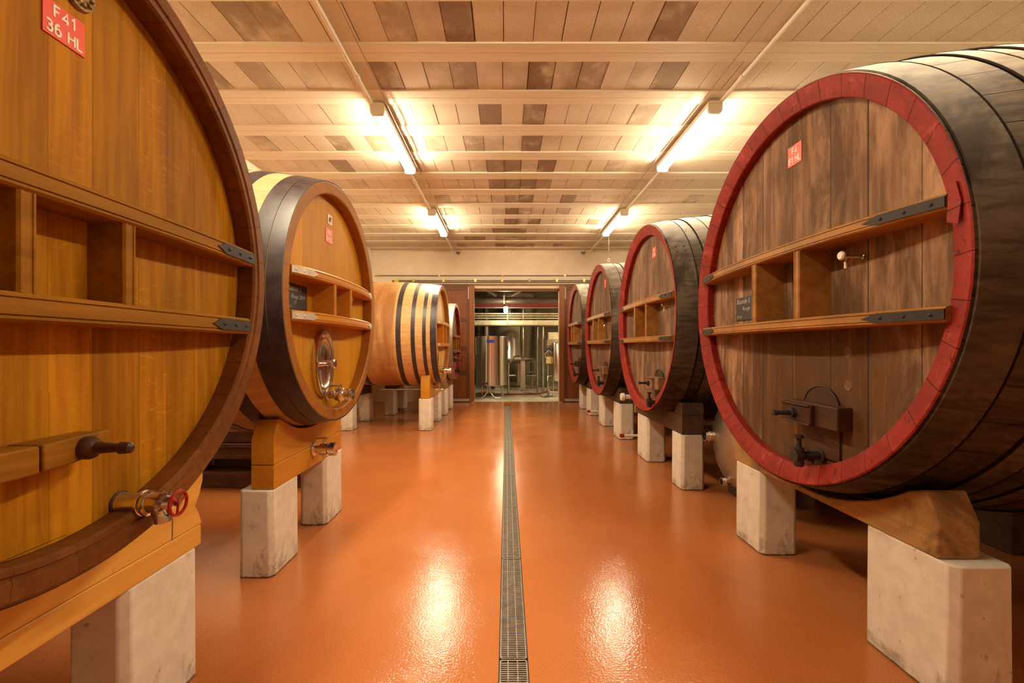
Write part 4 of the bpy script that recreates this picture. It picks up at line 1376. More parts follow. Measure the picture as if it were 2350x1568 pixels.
# left 1
blocks(-1, 1.325, 1.545, [(1.545, 1.925), (0.37, 0.75)], 0.545, ['concrete block at the bottom left under the pine beam, smudged with dark damp', 'concrete block beside the camera under the honey oak cask, out of the frame'])
blocks(-1, 2.45, 2.67, [(1.545, 1.925), (0.37, 0.75)], 0.545, ['concrete block far back under the honey oak cask, inner one', 'concrete block far back under the honey oak cask, out of the frame'])
def saddle(c, x_in, z0, ya, yb, he, hy, rise=0.0, round_end=0.02, hz=None):
    """outline of a saddle beam: block-like ends, shoulders, and a hollow that takes the cask"""
    r = c.r(-(x_in - c.X)) + 0.014
    A = arc(c.yc, c.zc, r, c.yc + hy, c.yc - hy, 24)
    pts = [(ya, z0), (yb, z0), (yb, z0 + he)] + A + [(ya, z0 + he)]
    return pts

r1c = c1.r(-0.3) + 0.012
o1 = [(0.36, 0.545), (1.925, 0.545), (1.935, 0.60), (1.938, 0.635), (1.925, 0.675), (1.898, 0.722), (1.925, 0.765), (1.945, 0.82), (1.945, 0.90), (1.93, 0.98)]
yA = c1.yc + sqrt(r1c ** 2 - (1.696 - 1.02) ** 2)
o1 += arc(c1.yc, c1.zc, r1c, yA, 2 * c1.yc - yA, 30)
o1 += [(2 * c1.yc - 1.93, 0.98), (2 * c1.yc - 1.945, 0.82), (2 * c1.yc - 1.898, 0.722), (2 * c1.yc - 1.938, 0.635)]
cradle('cradle_beam', M['beam_c1'], -1.52, -1.328, o1, 'pale varnished pine cradle beam under the honey oak cask at the bottom left', group=GC, split=0.632)
cradle('cradle_beam', M['beam_c1'], -2.62, -2.44, saddle(c1, 2.53, 0.545, 0.37, 1.925, 0.2, 0.62), 'rear cradle beam under the honey oak cask, hidden behind the front one', group=GC)

# left 2
blocks(-1, 1.415, 1.63, [(2.69, 3.045), (3.49, 3.845)], 0.527, ['pale concrete block under the near end of the amber beam with two steel taps', 'pale concrete block under the far end of the amber beam with two steel taps'])
blocks(-1, 2.74, 2.955, [(2.69, 3.045), (3.49, 3.845)], 0.527, ['concrete block in shadow under the rear of the amber oak cask, near one', 'concrete block in shadow under the rear of the amber oak cask, far one'])
o2 = [(2.715, 0.527), (3.82, 0.527), (3.82, 0.90), (3.80, 0.98)]
r2c = c2.r(-0.27) + 0.012
A2 = arc(c2.yc, c2.zc, r2c, 3.72, 2.81, 24)
o2 += A2[:]
o2 += [(2.775, 0.95), (2.745, 0.90), (2.715, 0.826)]
b2 = cradle('cradle_beam', M['beam_c2'], -1.56, -1.42, o2, 'varnished amber cradle beam with a steel tap under the amber oak cask', group=GC, split=0.678)
cradle('cradle_beam', M['beam_c2'], -2.9, -2.76, saddle(c2, 2.82, 0.527, 2.71, 3.82, 0.28, 0.47), 'rear cradle beam under the amber oak cask, in deep shadow', group=GC)
# small tin plate on the front beam
q = MB()
lx = -1.42 - b2.location.x
q.box(lx + 0.001, lx + 0.005, 3.70 - b2.location.y - 0.035, 3.70 - b2.location.y + 0.035, 0.865 - b2.location.z - 0.03, 0.865 - b2.location.z + 0.03)
q.build('tin_plate', M['alu'], b2, smooth=0)
# drain valve piercing the front beam: it belongs to the beam's pipe
vb = thing('drain_valve', 'stainless drain valve sticking out of the amber cradle beam above the floor', 'valve', (-1.42, 3.27, 0.650))
r = 0.038
m = MB()
m.lathe([(0.001, 0.001), (0.001, r * 1.3), (0.012, r * 1.3), (0.014, r * .8), (0.05, r * .8), (0.055, r * 1.2), (0.11, r * 1.25), (0.115, r), (0.125, r), (0.128, r * 1.3), (0.165, r * 1.3), (0.168, r * 0.8), (0.16, 0.001)], 24, 'x')
m.lathe([(-r * 1.7, r * .3), (-r * 1.1, r * .35)], 10, 'z', (0.082, 0, 0))
m.build('body', M['steel'], vb)
q = MB()
q.box(0.02, 0.11, -0.012, 0.012, r * 1.9, r * 2.05)
q.tube([(0.01, 0.012, r * 1.2), (0.02, 0.0, r * 1.95), (0.10, -0.008, r * 2.3)], 0.006, 8)
q.lathe([(r * 1.1, 0.012), (r * 1.9, 0.012)], 10, 'z', (0.082, 0, 0))
q.build('lever', M['steel'], vb)

# left 3
blocks(-1, 1.255, 1.475, [(7.44, 7.70), (8.39, 8.65)], 0.53, ['pale concrete block nearest the camera under the blond oak cask', 'pale concrete block under the far end of the blond oak cask beam'])
blocks(-1, 2.58, 2.80, [(7.44, 7.70), (8.39, 8.65)], 0.53, ['shaded concrete block under the rear of the blond oak cask, left of the pair', 'shaded concrete block under the rear of the blond oak cask, farther one'])
r3c = c3.r(-0.25) + 0.012
o3 = [(7.46, 0.53), (8.64, 0.53), (8.64, 0.82), (8.60, 0.93), (8.53, 0.955)] + arc(c3.yc, c3.zc, r3c, 8.47, 7.63, 20) + [(7.57, 0.955), (7.50, 0.93), (7.46, 0.84)]
cradle('cradle_beam', M['beam_c2'], -1.44, -1.285, o3, 'round-topped amber cradle beam under the blond oak cask', group=GC)
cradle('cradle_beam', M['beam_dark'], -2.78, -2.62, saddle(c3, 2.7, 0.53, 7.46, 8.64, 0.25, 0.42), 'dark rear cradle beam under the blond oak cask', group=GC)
cp = thing('copper_pipe', 'copper coloured drain pipe under the blond oak cask with a small tap', 'pipe', (-1.26, 7.72, 0.665))
MB().tube([(-0.97, 0.10, 0.03), (-0.95, 0.06, 0.012), (-0.92, 0.02, 0.002), (-0.86, 0, 0), (0.02, 0, 0)], 0.014, 10).build('pipe', M['hatch_wood'] if False else M['steel_dark'], cp)
q = MB()
q.lathe([(0.02, 0.012), (0.03, 0.024), (0.07, 0.024), (0.08, 0.014), (0.11, 0.014), (0.12, 0.026), (0.17, 0.026), (0.172, 0.001)], 16, 'x')
q.lathe([(0.0, 0.008), (0.05, 0.008)], 8, 'z', (0.09, 0, 0.0))
q.build('tap', M['steel'], cp)

# left 4
blocks(-1, 1.235, 1.455, [(9.15, 9.46), (10.02, 10.35)], 0.53, ['narrow pale concrete block under the near side of the last left cask', 'narrow pale concrete block beside the sliding door under the last left cask'])
blocks(-1, 2.3, 2.52, [(9.15, 9.46), (10.02, 10.35)], 0.53, ['hidden concrete block under the rear of the last left cask, near one', 'hidden concrete block under the rear of the last left cask, far one'])
cradle('cradle_beam', M['beam_old'], -1.44, -1.26, saddle(c4, 1.35, 0.53, 9.14, 10.35, 0.14, 0.40), 'weathered cradle beam under the last left cask by the door', group=GC)
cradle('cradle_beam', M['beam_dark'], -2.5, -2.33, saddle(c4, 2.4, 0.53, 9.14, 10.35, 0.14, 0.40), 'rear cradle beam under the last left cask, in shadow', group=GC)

# right 1
hR = 0.555
blocks(1, 1.713, 1.965, [(1.70, 2.14), (2.985, 3.34)], hR, ['big concrete block at the bottom right under the weathered beam', 'concrete block under the far end of the huge cask, in front of the quilted tank'])
for (ya, yb, lab) in ((1.76, 2.14, 'rear block under the huge cask, coloured dark as shade, near one'), (2.985, 3.34, 'rear block under the huge cask, coloured dark as shade, far one')):
    tag(MB().box(-0.125, 0.125, -(yb - ya) / 2, (yb - ya) / 2, 0, hR).build('shade_dark_block', M['beam_dark'], loc=(3.525, (ya + yb) / 2, 0), bevel=0.01), lab, 'support', 'rear blocks coloured dark as shade behind the huge cask')  # rear blocks given a dark wood colour to stand in for shade
rr1 = r1.r(-0.28) + 0.02
oR = [(1.765, hR), (3.34, hR), (3.34, 0.70), (3.28, 0.80)] + arc(r1.yc, r1.zc, rr1, 3.20, 1.90, 30) + [(1.82, 0.815), (1.765, 0.70)]
cradle('cradle_beam', M['beam_old'], 1.715, 1.885, oR, 'weathered oak cradle beam under the huge red-rimmed cask on the right', group=GC)
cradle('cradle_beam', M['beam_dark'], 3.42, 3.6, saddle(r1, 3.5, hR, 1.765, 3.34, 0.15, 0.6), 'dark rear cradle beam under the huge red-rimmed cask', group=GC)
# right 2
blocks(1, 1.712, 1.945, [(4.34, 4.625), (5.40, 5.83)], 0.54, ['pale concrete block left of the quilted steel tank under the second right cask', 'pale concrete block under the far end of the second right cask'])
blocks(1, 3.4, 3.64, [(4.55, 4.83), (5.40, 5.83)], 0.54, ['hidden concrete block under the rear of the second right cask, near one', 'hidden concrete block under the rear of the second right cask, far one'])
rr2 = r2.r(-0.28) + 0.02
oR2 = [(4.35, 0.54), (5.83, 0.54), (5.83, 0.70), (5.79, 0.80)] + arc(r2.yc, r2.zc, rr2, 5.70, 4.52, 26) + [(4.46, 0.845), (4.40, 0.855), (4.365, 0.84), (4.35, 0.80)]
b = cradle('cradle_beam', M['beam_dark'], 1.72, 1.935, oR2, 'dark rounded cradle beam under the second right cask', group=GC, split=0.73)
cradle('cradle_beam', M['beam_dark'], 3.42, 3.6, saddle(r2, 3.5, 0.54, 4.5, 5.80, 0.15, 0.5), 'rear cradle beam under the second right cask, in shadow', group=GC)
# right 3
blocks(1, 1.712, 1.945, [(6.73, 7.13), (7.85, 8.25)], 0.54, ['pale concrete block under the near end of the third right cask, with a tap showing', 'pale concrete block under the far end of the third right cask'])
blocks(1, 3.4, 3.64, [(6.73, 7.13), (7.85, 8.25)], 0.54, ['hidden concrete block under the rear of the third right cask, near one', 'hidden concrete block under the rear of the third right cask, far one'])
rr3 = r3.r(-0.28) + 0.02
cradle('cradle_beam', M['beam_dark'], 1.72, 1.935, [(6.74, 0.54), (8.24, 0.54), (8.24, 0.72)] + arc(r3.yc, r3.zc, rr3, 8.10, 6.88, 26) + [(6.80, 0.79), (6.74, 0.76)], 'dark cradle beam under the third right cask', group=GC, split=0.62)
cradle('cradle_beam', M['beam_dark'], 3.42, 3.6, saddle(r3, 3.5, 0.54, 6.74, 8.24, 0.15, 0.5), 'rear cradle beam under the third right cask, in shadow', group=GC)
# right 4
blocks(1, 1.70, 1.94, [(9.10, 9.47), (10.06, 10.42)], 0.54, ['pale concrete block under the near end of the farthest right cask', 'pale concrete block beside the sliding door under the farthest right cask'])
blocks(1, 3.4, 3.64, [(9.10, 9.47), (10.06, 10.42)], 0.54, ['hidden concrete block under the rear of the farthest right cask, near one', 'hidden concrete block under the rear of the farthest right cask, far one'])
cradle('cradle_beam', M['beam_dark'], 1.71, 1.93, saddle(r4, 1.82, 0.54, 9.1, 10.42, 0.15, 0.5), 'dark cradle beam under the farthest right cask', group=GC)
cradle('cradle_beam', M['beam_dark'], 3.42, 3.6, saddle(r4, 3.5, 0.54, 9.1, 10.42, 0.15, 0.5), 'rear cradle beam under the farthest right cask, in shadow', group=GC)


# small hoses / taps with red ends between the right-hand blocks
def floor_tap(x, y, z, label, white=True):
    t = thing('drain_tap', label, 'tap', (x, y, z))
    m = MB()
    m.lathe([(-0.10, 0.016), (-0.06, 0.018), (0.40, 0.018)], 12, 'x')
    m.lathe([(0.0, 0.008), (0.07, 0.008)], 8, 'z', (0.02, 0, 0))
    m.build('pipe', M['white_pvc'] if white else M['steel'], t)
    q = MB()
    q.lathe([(-0.155, 0.001), (-0.155, 0.026), (-0.10, 0.026), (-0.10, 0.001)], 14, 'x')
    q.build('cap', M['red_paint'], t)
    s = MB()
    s.box(0.30, 0.33, -0.012, 0.012, -z, -0.012)
    s.build('prop', M['steel_dark'], t, smooth=0)
    return t


floor_tap(1.735, 6.18, 0.17, 'white drain pipe with red cap low beside the far block of the second right cask')
floor_tap(1.72, 8.6, 0.16, 'small white drain pipe with red cap low between the third and farthest right casks')
kn = thing('bung_knob', 'white round plastic knob beside the lower rim of the second right cask', 'knob', (1.70, 5.88, 0.742))
q = MB()
q.lathe([(-0.19, 0.001), (-0.185, 0.045), (-0.17, 0.052), (-0.14, 0.05), (-0.135, 0.03), (0.02, 0.03), (0.021, 0.001)], 20, 'x', (0.0, 0.0, 0.0))
q.build('knob', M['white_plate'], kn)
q = MB()
q.box(0.0, 0.03, -0.05, 0.03, -0.205, 0.03)
q.build('bracket', M['beam_old'], kn, smooth=0)


# ------------------------------------------------------------------ quilted tank between the two near right casks
qt = thing('quilted_tank', 'small quilted stainless tank lying between the two near right casks', 'tank', (2.06, 4.03, 0.0))
cz = 0.53
R = 0.415
prof = [(-0.10, 0.001), (-0.098, 0.08), (-0.085, 0.18), (-0.055, 0.29), (-0.02, 0.365), (0.02, 0.405), (0.05, R), (1.1, R), (1.14, 0.39), (1.2, 0.2), (1.21, 0.001)]
MB().lathe(prof, 64, 'x').build('shell', M['dimple'], qt, (0, 0, cz), smooth=50)
def port(y, z, x0, r, l, nm):
    q = MB()
    q.lathe([(x0 + 0.05, r * 0.95), (x0, r * 0.95), (x0 - l * 0.2, r * 0.95), (x0 - l * 0.25, r), (x0 - l * .45, r), (x0 - l * .5, r * 1.08), (x0 - l * .7, r * 1.08), (x0 - l * .72, r), (x0 - l, r), (x0 - l, r * 0.82), (x0 - l * .3, r * 0.8), (x0 - l * .3, 0.001)], 28, 'x', (0, y, z))
    q.build(nm, M['steel'], qt, (0, 0, cz), smooth=35)
port(0.24, 0.02, -0.05, 0.055, 0.11, 'outlet_port')
port(0.03, -0.36, -0.005, 0.036, 0.09, 'drain_port')
fm = MB()
for xx in (0.12, 0.95):
    fm.box(xx - 0.04, xx + 0.04, -0.25, 0.25, -cz, -0.33)
fm.build('support_foot', M['black_pipe'], qt, (0, 0, cz), smooth=0)

# ------------------------------------------------------------------ timber pile behind the amber oak cask
def timber(x0, x1, y0, y1, z0, z1, label, mat=None):
    m = MB()
    rnd = random.Random(int(z0 * 1000) + int(y0 * 77))
    n = 14
    vs, fs = [], []
    for i in range(n + 1):
        x = (x1 - x0) * (i / n - 0.5)
        j = lambda: rnd.uniform(-0.008, 0.008)
        a, b = (y1 - y0) / 2, z1 - z0
        vs += [(x, -a + j(), 0.0), (x, a + j(), 0.0), (x, a + j(), b + j() * 0.4 - 0.006), (x, -a + j(), b + j() * 0.4 - 0.006)]
    for i in range(n):
        for c in range(4):
            c2 = (c + 1) % 4
            fs.append((i * 4 + c, i * 4 + c2, (i + 1) * 4 + c2, (i + 1) * 4 + c))
    fs.append((3, 2, 1, 0))
    fs.append((n * 4, n * 4 + 1, n * 4 + 2, n * 4 + 3))
    m.add(vs, [tuple(reversed(f)) for f in fs])
    o = m.build('timber_beam', mat or M['timber'], loc=((x0 + x1) / 2, (y0 + y1) / 2, z0), bevel=0.006, smooth=40)
    return tag(o, label, 'timber', 'old timbers stacked behind the amber oak cask')

timber(-3.42, -1.86, 4.42, 4.62, 0.0, 0.165, 'rough dark timber on the floor behind the amber oak cask, lowest of its stack')
timber(-3.36, -3.06, 4.42, 4.66, 0.165, 0.285, 'short dark spacer block between the stacked timbers, left end')
timber(-2.12, -1.90, 4.44, 4.64, 0.165, 0.285, 'short dark spacer block between the stacked timbers, right end')
timber(-3.42, -1.88, 4.42, 4.64, 0.285, 0.40, 'rough dark timber behind the amber oak cask, middle of its stack')
timber(-3.42, -1.90, 4.40, 4.56, 0.40, 0.445, 'thin dark plank on the stacked timbers behind the amber oak cask')
timber(-3.40, -1.9, 4.44, 4.64, 0.445, 0.575, 'gnarled dark timber on top of the stack behind the amber oak cask')
timber(-3.44, -1.84, 4.68, 4.76, 0.0, 0.46, 'dark backing board added to cover the bright gap behind the stacked timbers')  # added backing, keeps the lit floor from showing between the timbers
bt = thing('glass_bottle', 'dark bottle lying between the stacked timbers behind the amber oak cask', 'bottle', (-2.42, 4.50, 0.205))
q = MB()
q.lathe([(-0.15, 0.001), (-0.148, 0.036), (0.03, 0.037), (0.07, 0.018), (0.14, 0.014), (0.142, 0.001)], 18, 'x')
q.build('bottle', M['cord'], bt)


# ------------------------------------------------------------------ the room behind the doorway
def leg_loop(t, pts, r, mat, name='leg'):
    MB().tube(pts, r, 10).build(name, mat, t)

ta = thing('steel_tank', 'polished open-topped steel tank with blue label on bent tube legs in the doorway', 'tank', (-0.42, 12.45, 0))
q = MB()
q.lathe([(0.33, 0.001), (0.34, 0.42), (0.36, 0.445), (1.66, 0.445), (1.68, 0.455), (1.70, 0.455), (1.70, 0.43), (1.4, 0.43), (1.4, 0.001)], 64, 'z')
q.build('shell', M['steel_streak'], ta, smooth=40)
vs = []
m = MB()
for k in range(7):
    a = -pi / 2 - 0.16 + (0.50 - 0.02) * (k / 6) - 0.10
    for z in (1.515, 1.600):
        vs.append((0.4475 * cos(a), 0.4475 * sin(a), z))
m.add(vs, [(2 * k, 2 * k + 2, 2 * k + 3, 2 * k + 1) for k in range(6)])
lb = m.build('blue_label', M['blue'], ta, smooth=60)
for sx in (-1, 1):
    MB().tube([(sx * 0.03 - 0.06, -0.36, 0.36), (sx * 0.03 - 0.06, -0.36, 0.19), (sx * 0.12 - 0.06, -0.36, 0.07), (sx * 0.20 - 0.06, -0.36, 0.02), (sx * 0.36 - 0.06, -0.34, 0.016), (sx * 0.385 - 0.06, -0.33, 0.06), (sx * 0.385 - 0.06, -0.31, 0.36)], 0.017, 10).build('leg', M['steel'], ta)
    MB().tube([(sx * 0.28, 0.30, 0.36), (sx * 0.28, 0.30, 0.02), (sx * 0.05, 0.36, 0.016)], 0.017, 10).build('leg', M['steel'], ta)
q = MB()
q.lathe([(-0.50, 0.001), (-0.50, 0.03), (-0.46, 0.03), (-0.45, 0.02), (-0.38, 0.02)], 14, 'y', (-0.12, 0.0, 0.42))
q.build('outlet', M['iron'], ta)
MB().tube([(-0.44, -0.22, 1.64), (-0.42, -0.24, 1.66), (-0.42, -0.24, 1.2)], 0.010, 8).build('level_gauge', M['alu'], ta)
MB().tube([(0.44, -0.18, 1.68), (0.44, -0.18, 0.95)], 0.012, 8).build('lid_winch_tube', M['steel'], ta)

tb = thing('steel_tank', 'large brushed steel tank on thick legs under the walkway', 'tank', (0.12, 15.2, 0))
q = MB()
q.lathe([(0.80, 0.001), (0.86, 0.5), (0.98, 0.90), (1.02, 0.94), (1.06, 0.94), (1.07, 0.93), (3.1, 0.93), (3.15, 0.9), (3.2, 0.001)], 64, 'z')
q.build('shell', M['steel_streak'], tb, smooth=45)
for (lx, ly) in ((0.42, -0.62), (-0.42, -0.62), (0.35, 0.62), (-0.35, 0.62)):
    q = MB()
    q.prism([(lx - 0.09, ly - 0.05), (lx + 0.09, ly - 0.05), (lx + 0.09, ly + 0.05), (lx - 0.09, ly + 0.05)], 0.03, 0.98, 'z', 0.82)
    q.box(lx - 0.13, lx + 0.13, ly - 0.09, ly + 0.09, 0.0, 0.03)
    q.build('leg', M['steel_brushed'], tb, smooth=0, bevel=0.01)
q = MB()
q.lathe([(-1.0, 0.001), (-1.0, 0.12), (-0.97, 0.14), (-0.86, 0.14)], 28, 'y', (-0.20, 0, 1.40))
q.build('manway', M['iron'], tb)
MB().tube([(0.42, -0.92, 1.1), (0.42, -0.92, 2.9)], 0.03, 10).build('riser_pipe', M['steel'], tb)

tc = thing('steel_tank', 'pale brushed steel tank at the left behind the polished tank', 'tank', (-1.78, 15.6, 0))
q = MB()
q.lathe([(0.5, 0.001), (0.6, 0.8), (0.66, 0.86), (3.0, 0.86), (3.1, 0.2), (3.1, 0.001)], 64, 'z')
q.build('shell', M['steel_brushed'], tc, smooth=45)
for a in (0.8, 2.4, 3.9, 5.5):
    MB().tube([(0.7 * cos(a), 0.7 * sin(a), 0.7), (0.7 * cos(a), 0.7 * sin(a), 0.0)], 0.06, 12).build('leg', M['steel_brushed'], tc)

td = thing('steel_tank', 'small steel cylinder on tube legs at the right side of the doorway', 'tank', (1.49, 12.6, 0))
q = MB()
q.lathe([(0.44, 0.001), (0.45, 0.20), (0.47, 0.215), (1.47, 0.215), (1.52, 0.19), (1.55, 0.12), (1.56, 0.001)], 48, 'z')
q.build('shell', M['steel_streak'], td, smooth=40)
for (lx, ly) in ((-0.17, -0.10), (0.17, -0.10), (0.0, 0.18)):
    MB().tube([(lx, ly, 0.46), (lx, ly, 0.0)], 0.014, 8).build('leg', M['steel'], td)
MB().tube([(-0.215, -0.12, 0.60), (-0.33, -0.13, 0.58), (-0.345, -0.13, 0.30), (-0.29, -0.13, 0.17), (-0.1, -0.13, 0.13), (0.1, -0.13, 0.15)], 0.013, 8).build('drain_pipe', M['steel'], td)
MB().tube([(-0.215, -0.09, 1.25), (-0.30, -0.12, 1.32), (-0.40, -0.12, 1.22), (-0.40, -0.12, 1.12), (-0.3, -0.12, 1.05)], 0.009, 8).build('sight_hose', M['white_pvc'], td)

fu = thing('filter_column', 'slim dark filter column with a blue band left of the small steel cylinder', 'filter', (1.19, 12.65, 0))
q = MB()
q.lathe([(0.0, 0.10), (0.02, 0.10), (0.03, 0.035), (0.42, 0.035), (0.44, 0.055), (1.40, 0.055), (1.42, 0.06), (1.46, 0.06), (1.47, 0.03), (1.52, 0.001)], 20, 'z')
q.build('column', M['steel_dark'], fu)
q = MB()
q.lathe([(1.30, 0.0565), (1.37, 0.0565)], 20, 'z')
q.build('blue_band', M['blue'], fu)
yt = thing('yellow_tag', 'yellow notice card hanging on the filter column by the doorway', 'tag', (1.20, 12.55, 0.93))
MB().box(-0.08, 0.08, -0.006, 0.0, 0.0, 0.21).build('card', M['yellow'], yt, smooth=0, bevel=0.002)
MB().box(-0.065, 0.035, -0.0075, -0.0062, 0.02, 0.19).build('paper', M['white_plate'], yt, smooth=0)
MB().tube([(0.0, 0.0, 0.205), (0.0, 0.02, 0.26), (0.0, 0.045, 0.30)], 0.003, 6).build('string', M['cord'], yt)

wk = thing('walkway', 'galvanised steel walkway crossing behind the doorway', 'walkway', (0.2, 13.3, 2.05))
wp_ = MB()
wp_.box(-3.9, 3.9, 0, 0.8, 0.0, 0.05)
wp_.build('deck', M['steel_dark'], wk, smooth=0)
MB().box(-3.9, 3.9, -0.02, 0.0, 0.02, 0.155).build('toe_board', M['ochre_metal'], wk, smooth=0, bevel=0.004)
for z, r in ((0.215, 0.022), (0.285, 0.020), (0.35, 0.026)):
    MB().tube([(-3.9, -0.01, z), (3.9, -0.01, z)], r, 10).build('rail', M['ochre_metal'], wk)
for x in (-2.2, -0.17, 1.9):
    MB().tube([(x, -0.045, 0.0), (x, -0.045, 0.38)], 0.018, 8).build('stanchion', M['ochre_metal'], wk)
MB().box(0.0, 0.13, -0.03, -0.021, 0.06, 0.14).build('plate', M['alu'], wk, smooth=0)
for x in (-3.6, 3.4):
    MB().box(x - 0.06, x + 0.06, 0.3, 0.42, -2.05, 0.0).build('post', M['steel_dark'], wk, smooth=0)

rb = thing('steel_girder', 'red steel girder with pale flanges across the room behind the doorway', 'girder', (0.2, 14.05, 2.63))
MB().box(-4.42, 4.42, -0.01, 0.01, 0.02, 0.22).build('web', M['red_beam'], rb, smooth=0)
MB().box(-4.3, 4.3, -0.08, 0.08, 0.22, 0.24).build('flange', M['alu'], rb, smooth=0)
MB().box(-4.3, 4.3, -0.08, 0.08, 0.0, 0.02).build('flange', M['alu'], rb, smooth=0)
bp = thing('duct_pipe', 'thick black pipe running across above the red girder', 'pipe', (0.2, 12.9, 2.76))
MB().tube([(-4.3, 0, 0), (4.3, 0, 0)], 0.092, 24).build('pipe', M['black_pipe'], bp)
MB().box(-0.29, -0.24, -0.10, 0.10, -0.10, 0.14).build('strap', M['alu'], bp, smooth=0)
MB().tube([(-0.265, 0, 0.1), (-0.265, 0, 0.94)], 0.012, 6).build('hanger', M['steel_dark'], bp)
for k, (x, lab) in enumerate(((-0.9, 'left'), (0.75, 'right'))):
    s = -1 if k == 0 else 1
    t = thing('roof_brace', 'pale slanting roof brace above the black pipe, %s half of the doorway' % lab, 'brace', (x, 13.6, 2.95))
    MB().tube([(s * -0.6, 0, 0.02), (s * 0.75, 0, 0.75)], 0.05, 8).build('brace', M['steel_dark'], t)
bl = thing('bulkhead_lamp', 'lit white bulkhead lamp hanging under the girder in the back room', 'light', (-0.015, 12.55, 2.36))
MB().lathe([(0.0, 0.001), (0.01, 0.035), (0.03, 0.05), (0.05, 0.055), (0.17, 0.055), (0.18, 0.001)], 20, 'z').build('globe', M['bulb'], bl)
MB().lathe([(0.18, 0.06), (0.24, 0.05), (0.25, 0.001)], 20, 'z').build('cap', M['steel_dark'], bl)
MB().tube([(0, 0, 0.24), (0, 0.3, 0.31)], 0.012, 8).build('arm', M['steel_dark'], bl)
for x, y, lab in ((2.7, 12.3, 'unseen fill lamp added in the back room, right of the doorway'),):
    b2 = thing('bulkhead_lamp', lab, 'light', (x, y, 2.0))  # added fill light that brightens the back room, out of the camera's view
    MB().lathe([(0.0, 0.001), (0.01, 0.05), (0.05, 0.07), (0.17, 0.07), (0.18, 0.001)], 20, 'z').build('globe', M['fill_bulb'], b2)
    MB().lathe([(0.18, 0.08), (0.24, 0.07), (0.25, 0.001)], 20, 'z').build('cap', M['steel_dark'], b2)
    MB().tube([(0, 0, 0.24), (0, 0, 1.7)], 0.012, 8).build('arm', M['steel_dark'], b2)

for (x, y, r, lab) in ((0.98, 14.0, 0.035, 'left of the pair'), (1.15, 14.0, 0.045, 'right of the pair')):
    t = thing('standing_pipe', 'upright steel pipe beside the large brushed tank, ' + lab, 'pipe', (x, y, 0))
    MB().tube([(0, 0, 0), (0, 0, 2.04)], r, 12).build('pipe', M['steel_dark'], t)
st = thing('work_stool', 'low dark metal stand on the floor beside the upright pipes', 'stand', (0.86, 14.9, 0))
MB().box(-0.20, 0.20, -0.15, 0.15, 0.44, 0.48).build('top', M['steel_dark'], st, smooth=0)
MB().tube([(0, 0, 0), (0, 0, 0.44)], 0.03, 10).build('leg', M['steel_dark'], st)
MB().box(-0.18, 0.18, -0.14, 0.14, 0.0, 0.03).build('foot', M['steel_dark'], st, smooth=0)
pk = thing('pump', 'small dark pump standing on the low metal stand', 'pump', (0.86, 14.9, 0.48))
q = MB()
q.lathe([(0.0, 0.11), (0.02, 0.11), (0.03, 0.06), (0.18, 0.06), (0.42, 0.05), (0.43, 0.001)], 18, 'z')
q.build('motor', M['black_pipe'], pk)
MB().tube([(0, -0.05, 0.08), (-0.12, -0.1, 0.08), (-0.15, -0.1, 0.2)], 0.02, 8).build('spout', M['steel_dark'], pk)
gc = thing('plastic_drum', 'dark green plastic drum behind the small steel cylinder', 'drum', (1.33, 15.6, 0))
MB().lathe([(0.0, 0.11), (0.95, 0.11), (1.0, 0.09), (1.25, 0.09), (1.28, 0.001)], 24, 'z').build('drum', M['green'], gc)
vl = thing('pipe_manifold', 'steel pipe manifold with taps at the right side of the polished tank', 'pipe', (0.06, 13.1, 0))
MB().tube([(0, 0, 0.0), (0, 0, 0.92)], 0.035, 12).build('pipe', M['steel_brushed'], vl)
MB().tube([(0.07 * cos(a), 0, 0.98 + 0.07 * sin(a)) for a in [2 * pi * k / 16 for k in range(16)]], 0.018, 8, closed=True).build('wheel', M['steel_dark'], vl)
MB().tube([(0, 0, 0.56), (0.22, 0, 0.57)], 0.02, 10).build('tap', M['steel'], vl)
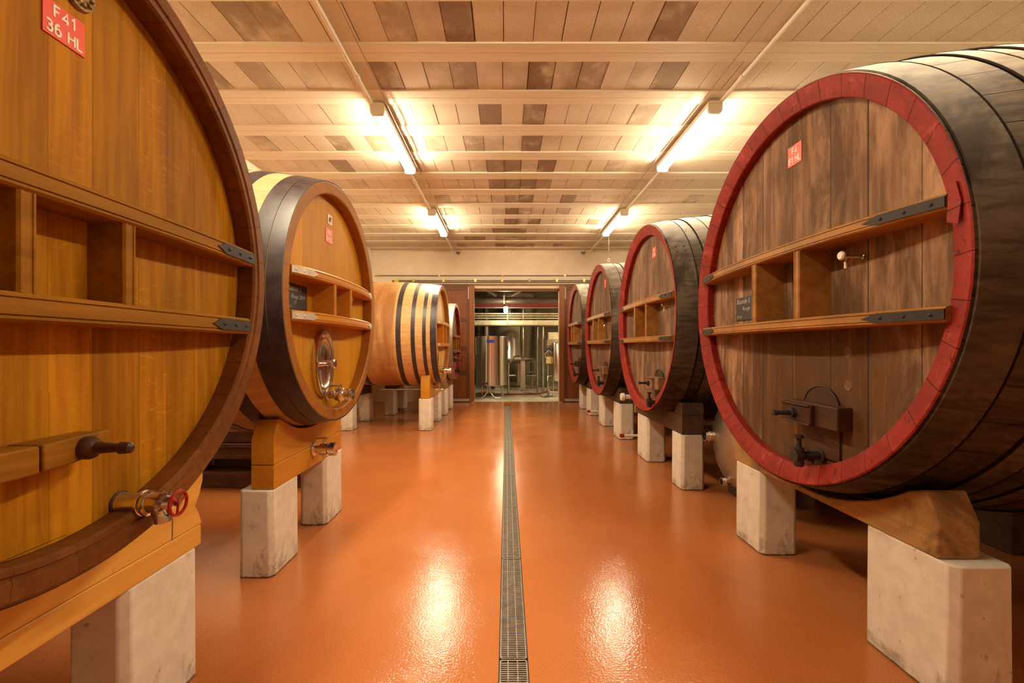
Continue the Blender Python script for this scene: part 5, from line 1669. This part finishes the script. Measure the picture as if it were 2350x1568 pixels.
MB().tube([(0.01, 0, 0.92), (0.2, 0.4, 1.12), (0.35, 0.8, 1.12)], 0.025, 10).build('branch', M['steel_dark'], vl)
el = thing('electric_box', 'yellowish electric box high at the right under the walkway', 'box', (1.56, 13.2, 1.62))
MB().box(-0.32, 0.32, -0.12, 0.12, 0, 0.22).build('case', M['ochre_metal'], el, smooth=0, bevel=0.01)
MB().box(-0.36, 0.36, -0.14, 0.14, -0.16, -0.001).build('base', M['steel_dark'], el, smooth=0)
MB().tube([(0.25, 0.0, -0.16), (0.25, 0, -1.62)], 0.02, 8).build('stand', M['steel_dark'], el)

def floor_run(name, lab, cat, pts, r, mat):
    # smooth curve through points lying on the back-room floor
    pts = [(p[0], p[1], (r - 0.004) + (p[2] if len(p) > 2 else 0)) for p in pts]
    out = []
    for i in range(len(pts) - 1):
        p0, p1, p2, p3 = pts[max(i - 1, 0)], pts[i], pts[i + 1], pts[min(i + 2, len(pts) - 1)]
        for k in range(6):
            t = k / 6
            out.append(tuple(0.5 * ((2 * p1[a]) + (-p0[a] + p2[a]) * t + (2 * p0[a] - 5 * p1[a] + 4 * p2[a] - p3[a]) * t * t + (-p0[a] + 3 * p1[a] - 3 * p2[a] + p3[a]) * t ** 3) for a in range(3)))
    out.append(pts[-1])
    return tag(MB().tube(out, r, 8).build(name, mat), lab, cat)

floor_run('wine_hose', 'dark red hose lying across the pale floor behind the doorway', 'hose', [(-0.75, 12.95), (-0.2, 12.98), (0.5, 13.05), (1.0, 13.25), (1.4, 14.1), (1.9, 14.6)], 0.026, M['hose_red'])
floor_run('wine_hose', 'salmon pink hose end on the floor left behind the polished tank', 'hose', [(-0.62, 13.6), (-0.72, 13.5), (-0.80, 13.2), (-0.66, 13.12), (-0.35, 13.3)], 0.028, M['hose_pink'])
floor_run('power_cord', 'thin black cord looping over the red hose on the floor', 'cord', [(0.50, 14.3), (0.52, 13.8), (0.85, 13.5), (0.93, 13.22, 0.062), (0.98, 12.75), (1.05, 12.3), (1.22, 12.55), (1.34, 12.8)], 0.009, M['cord'])
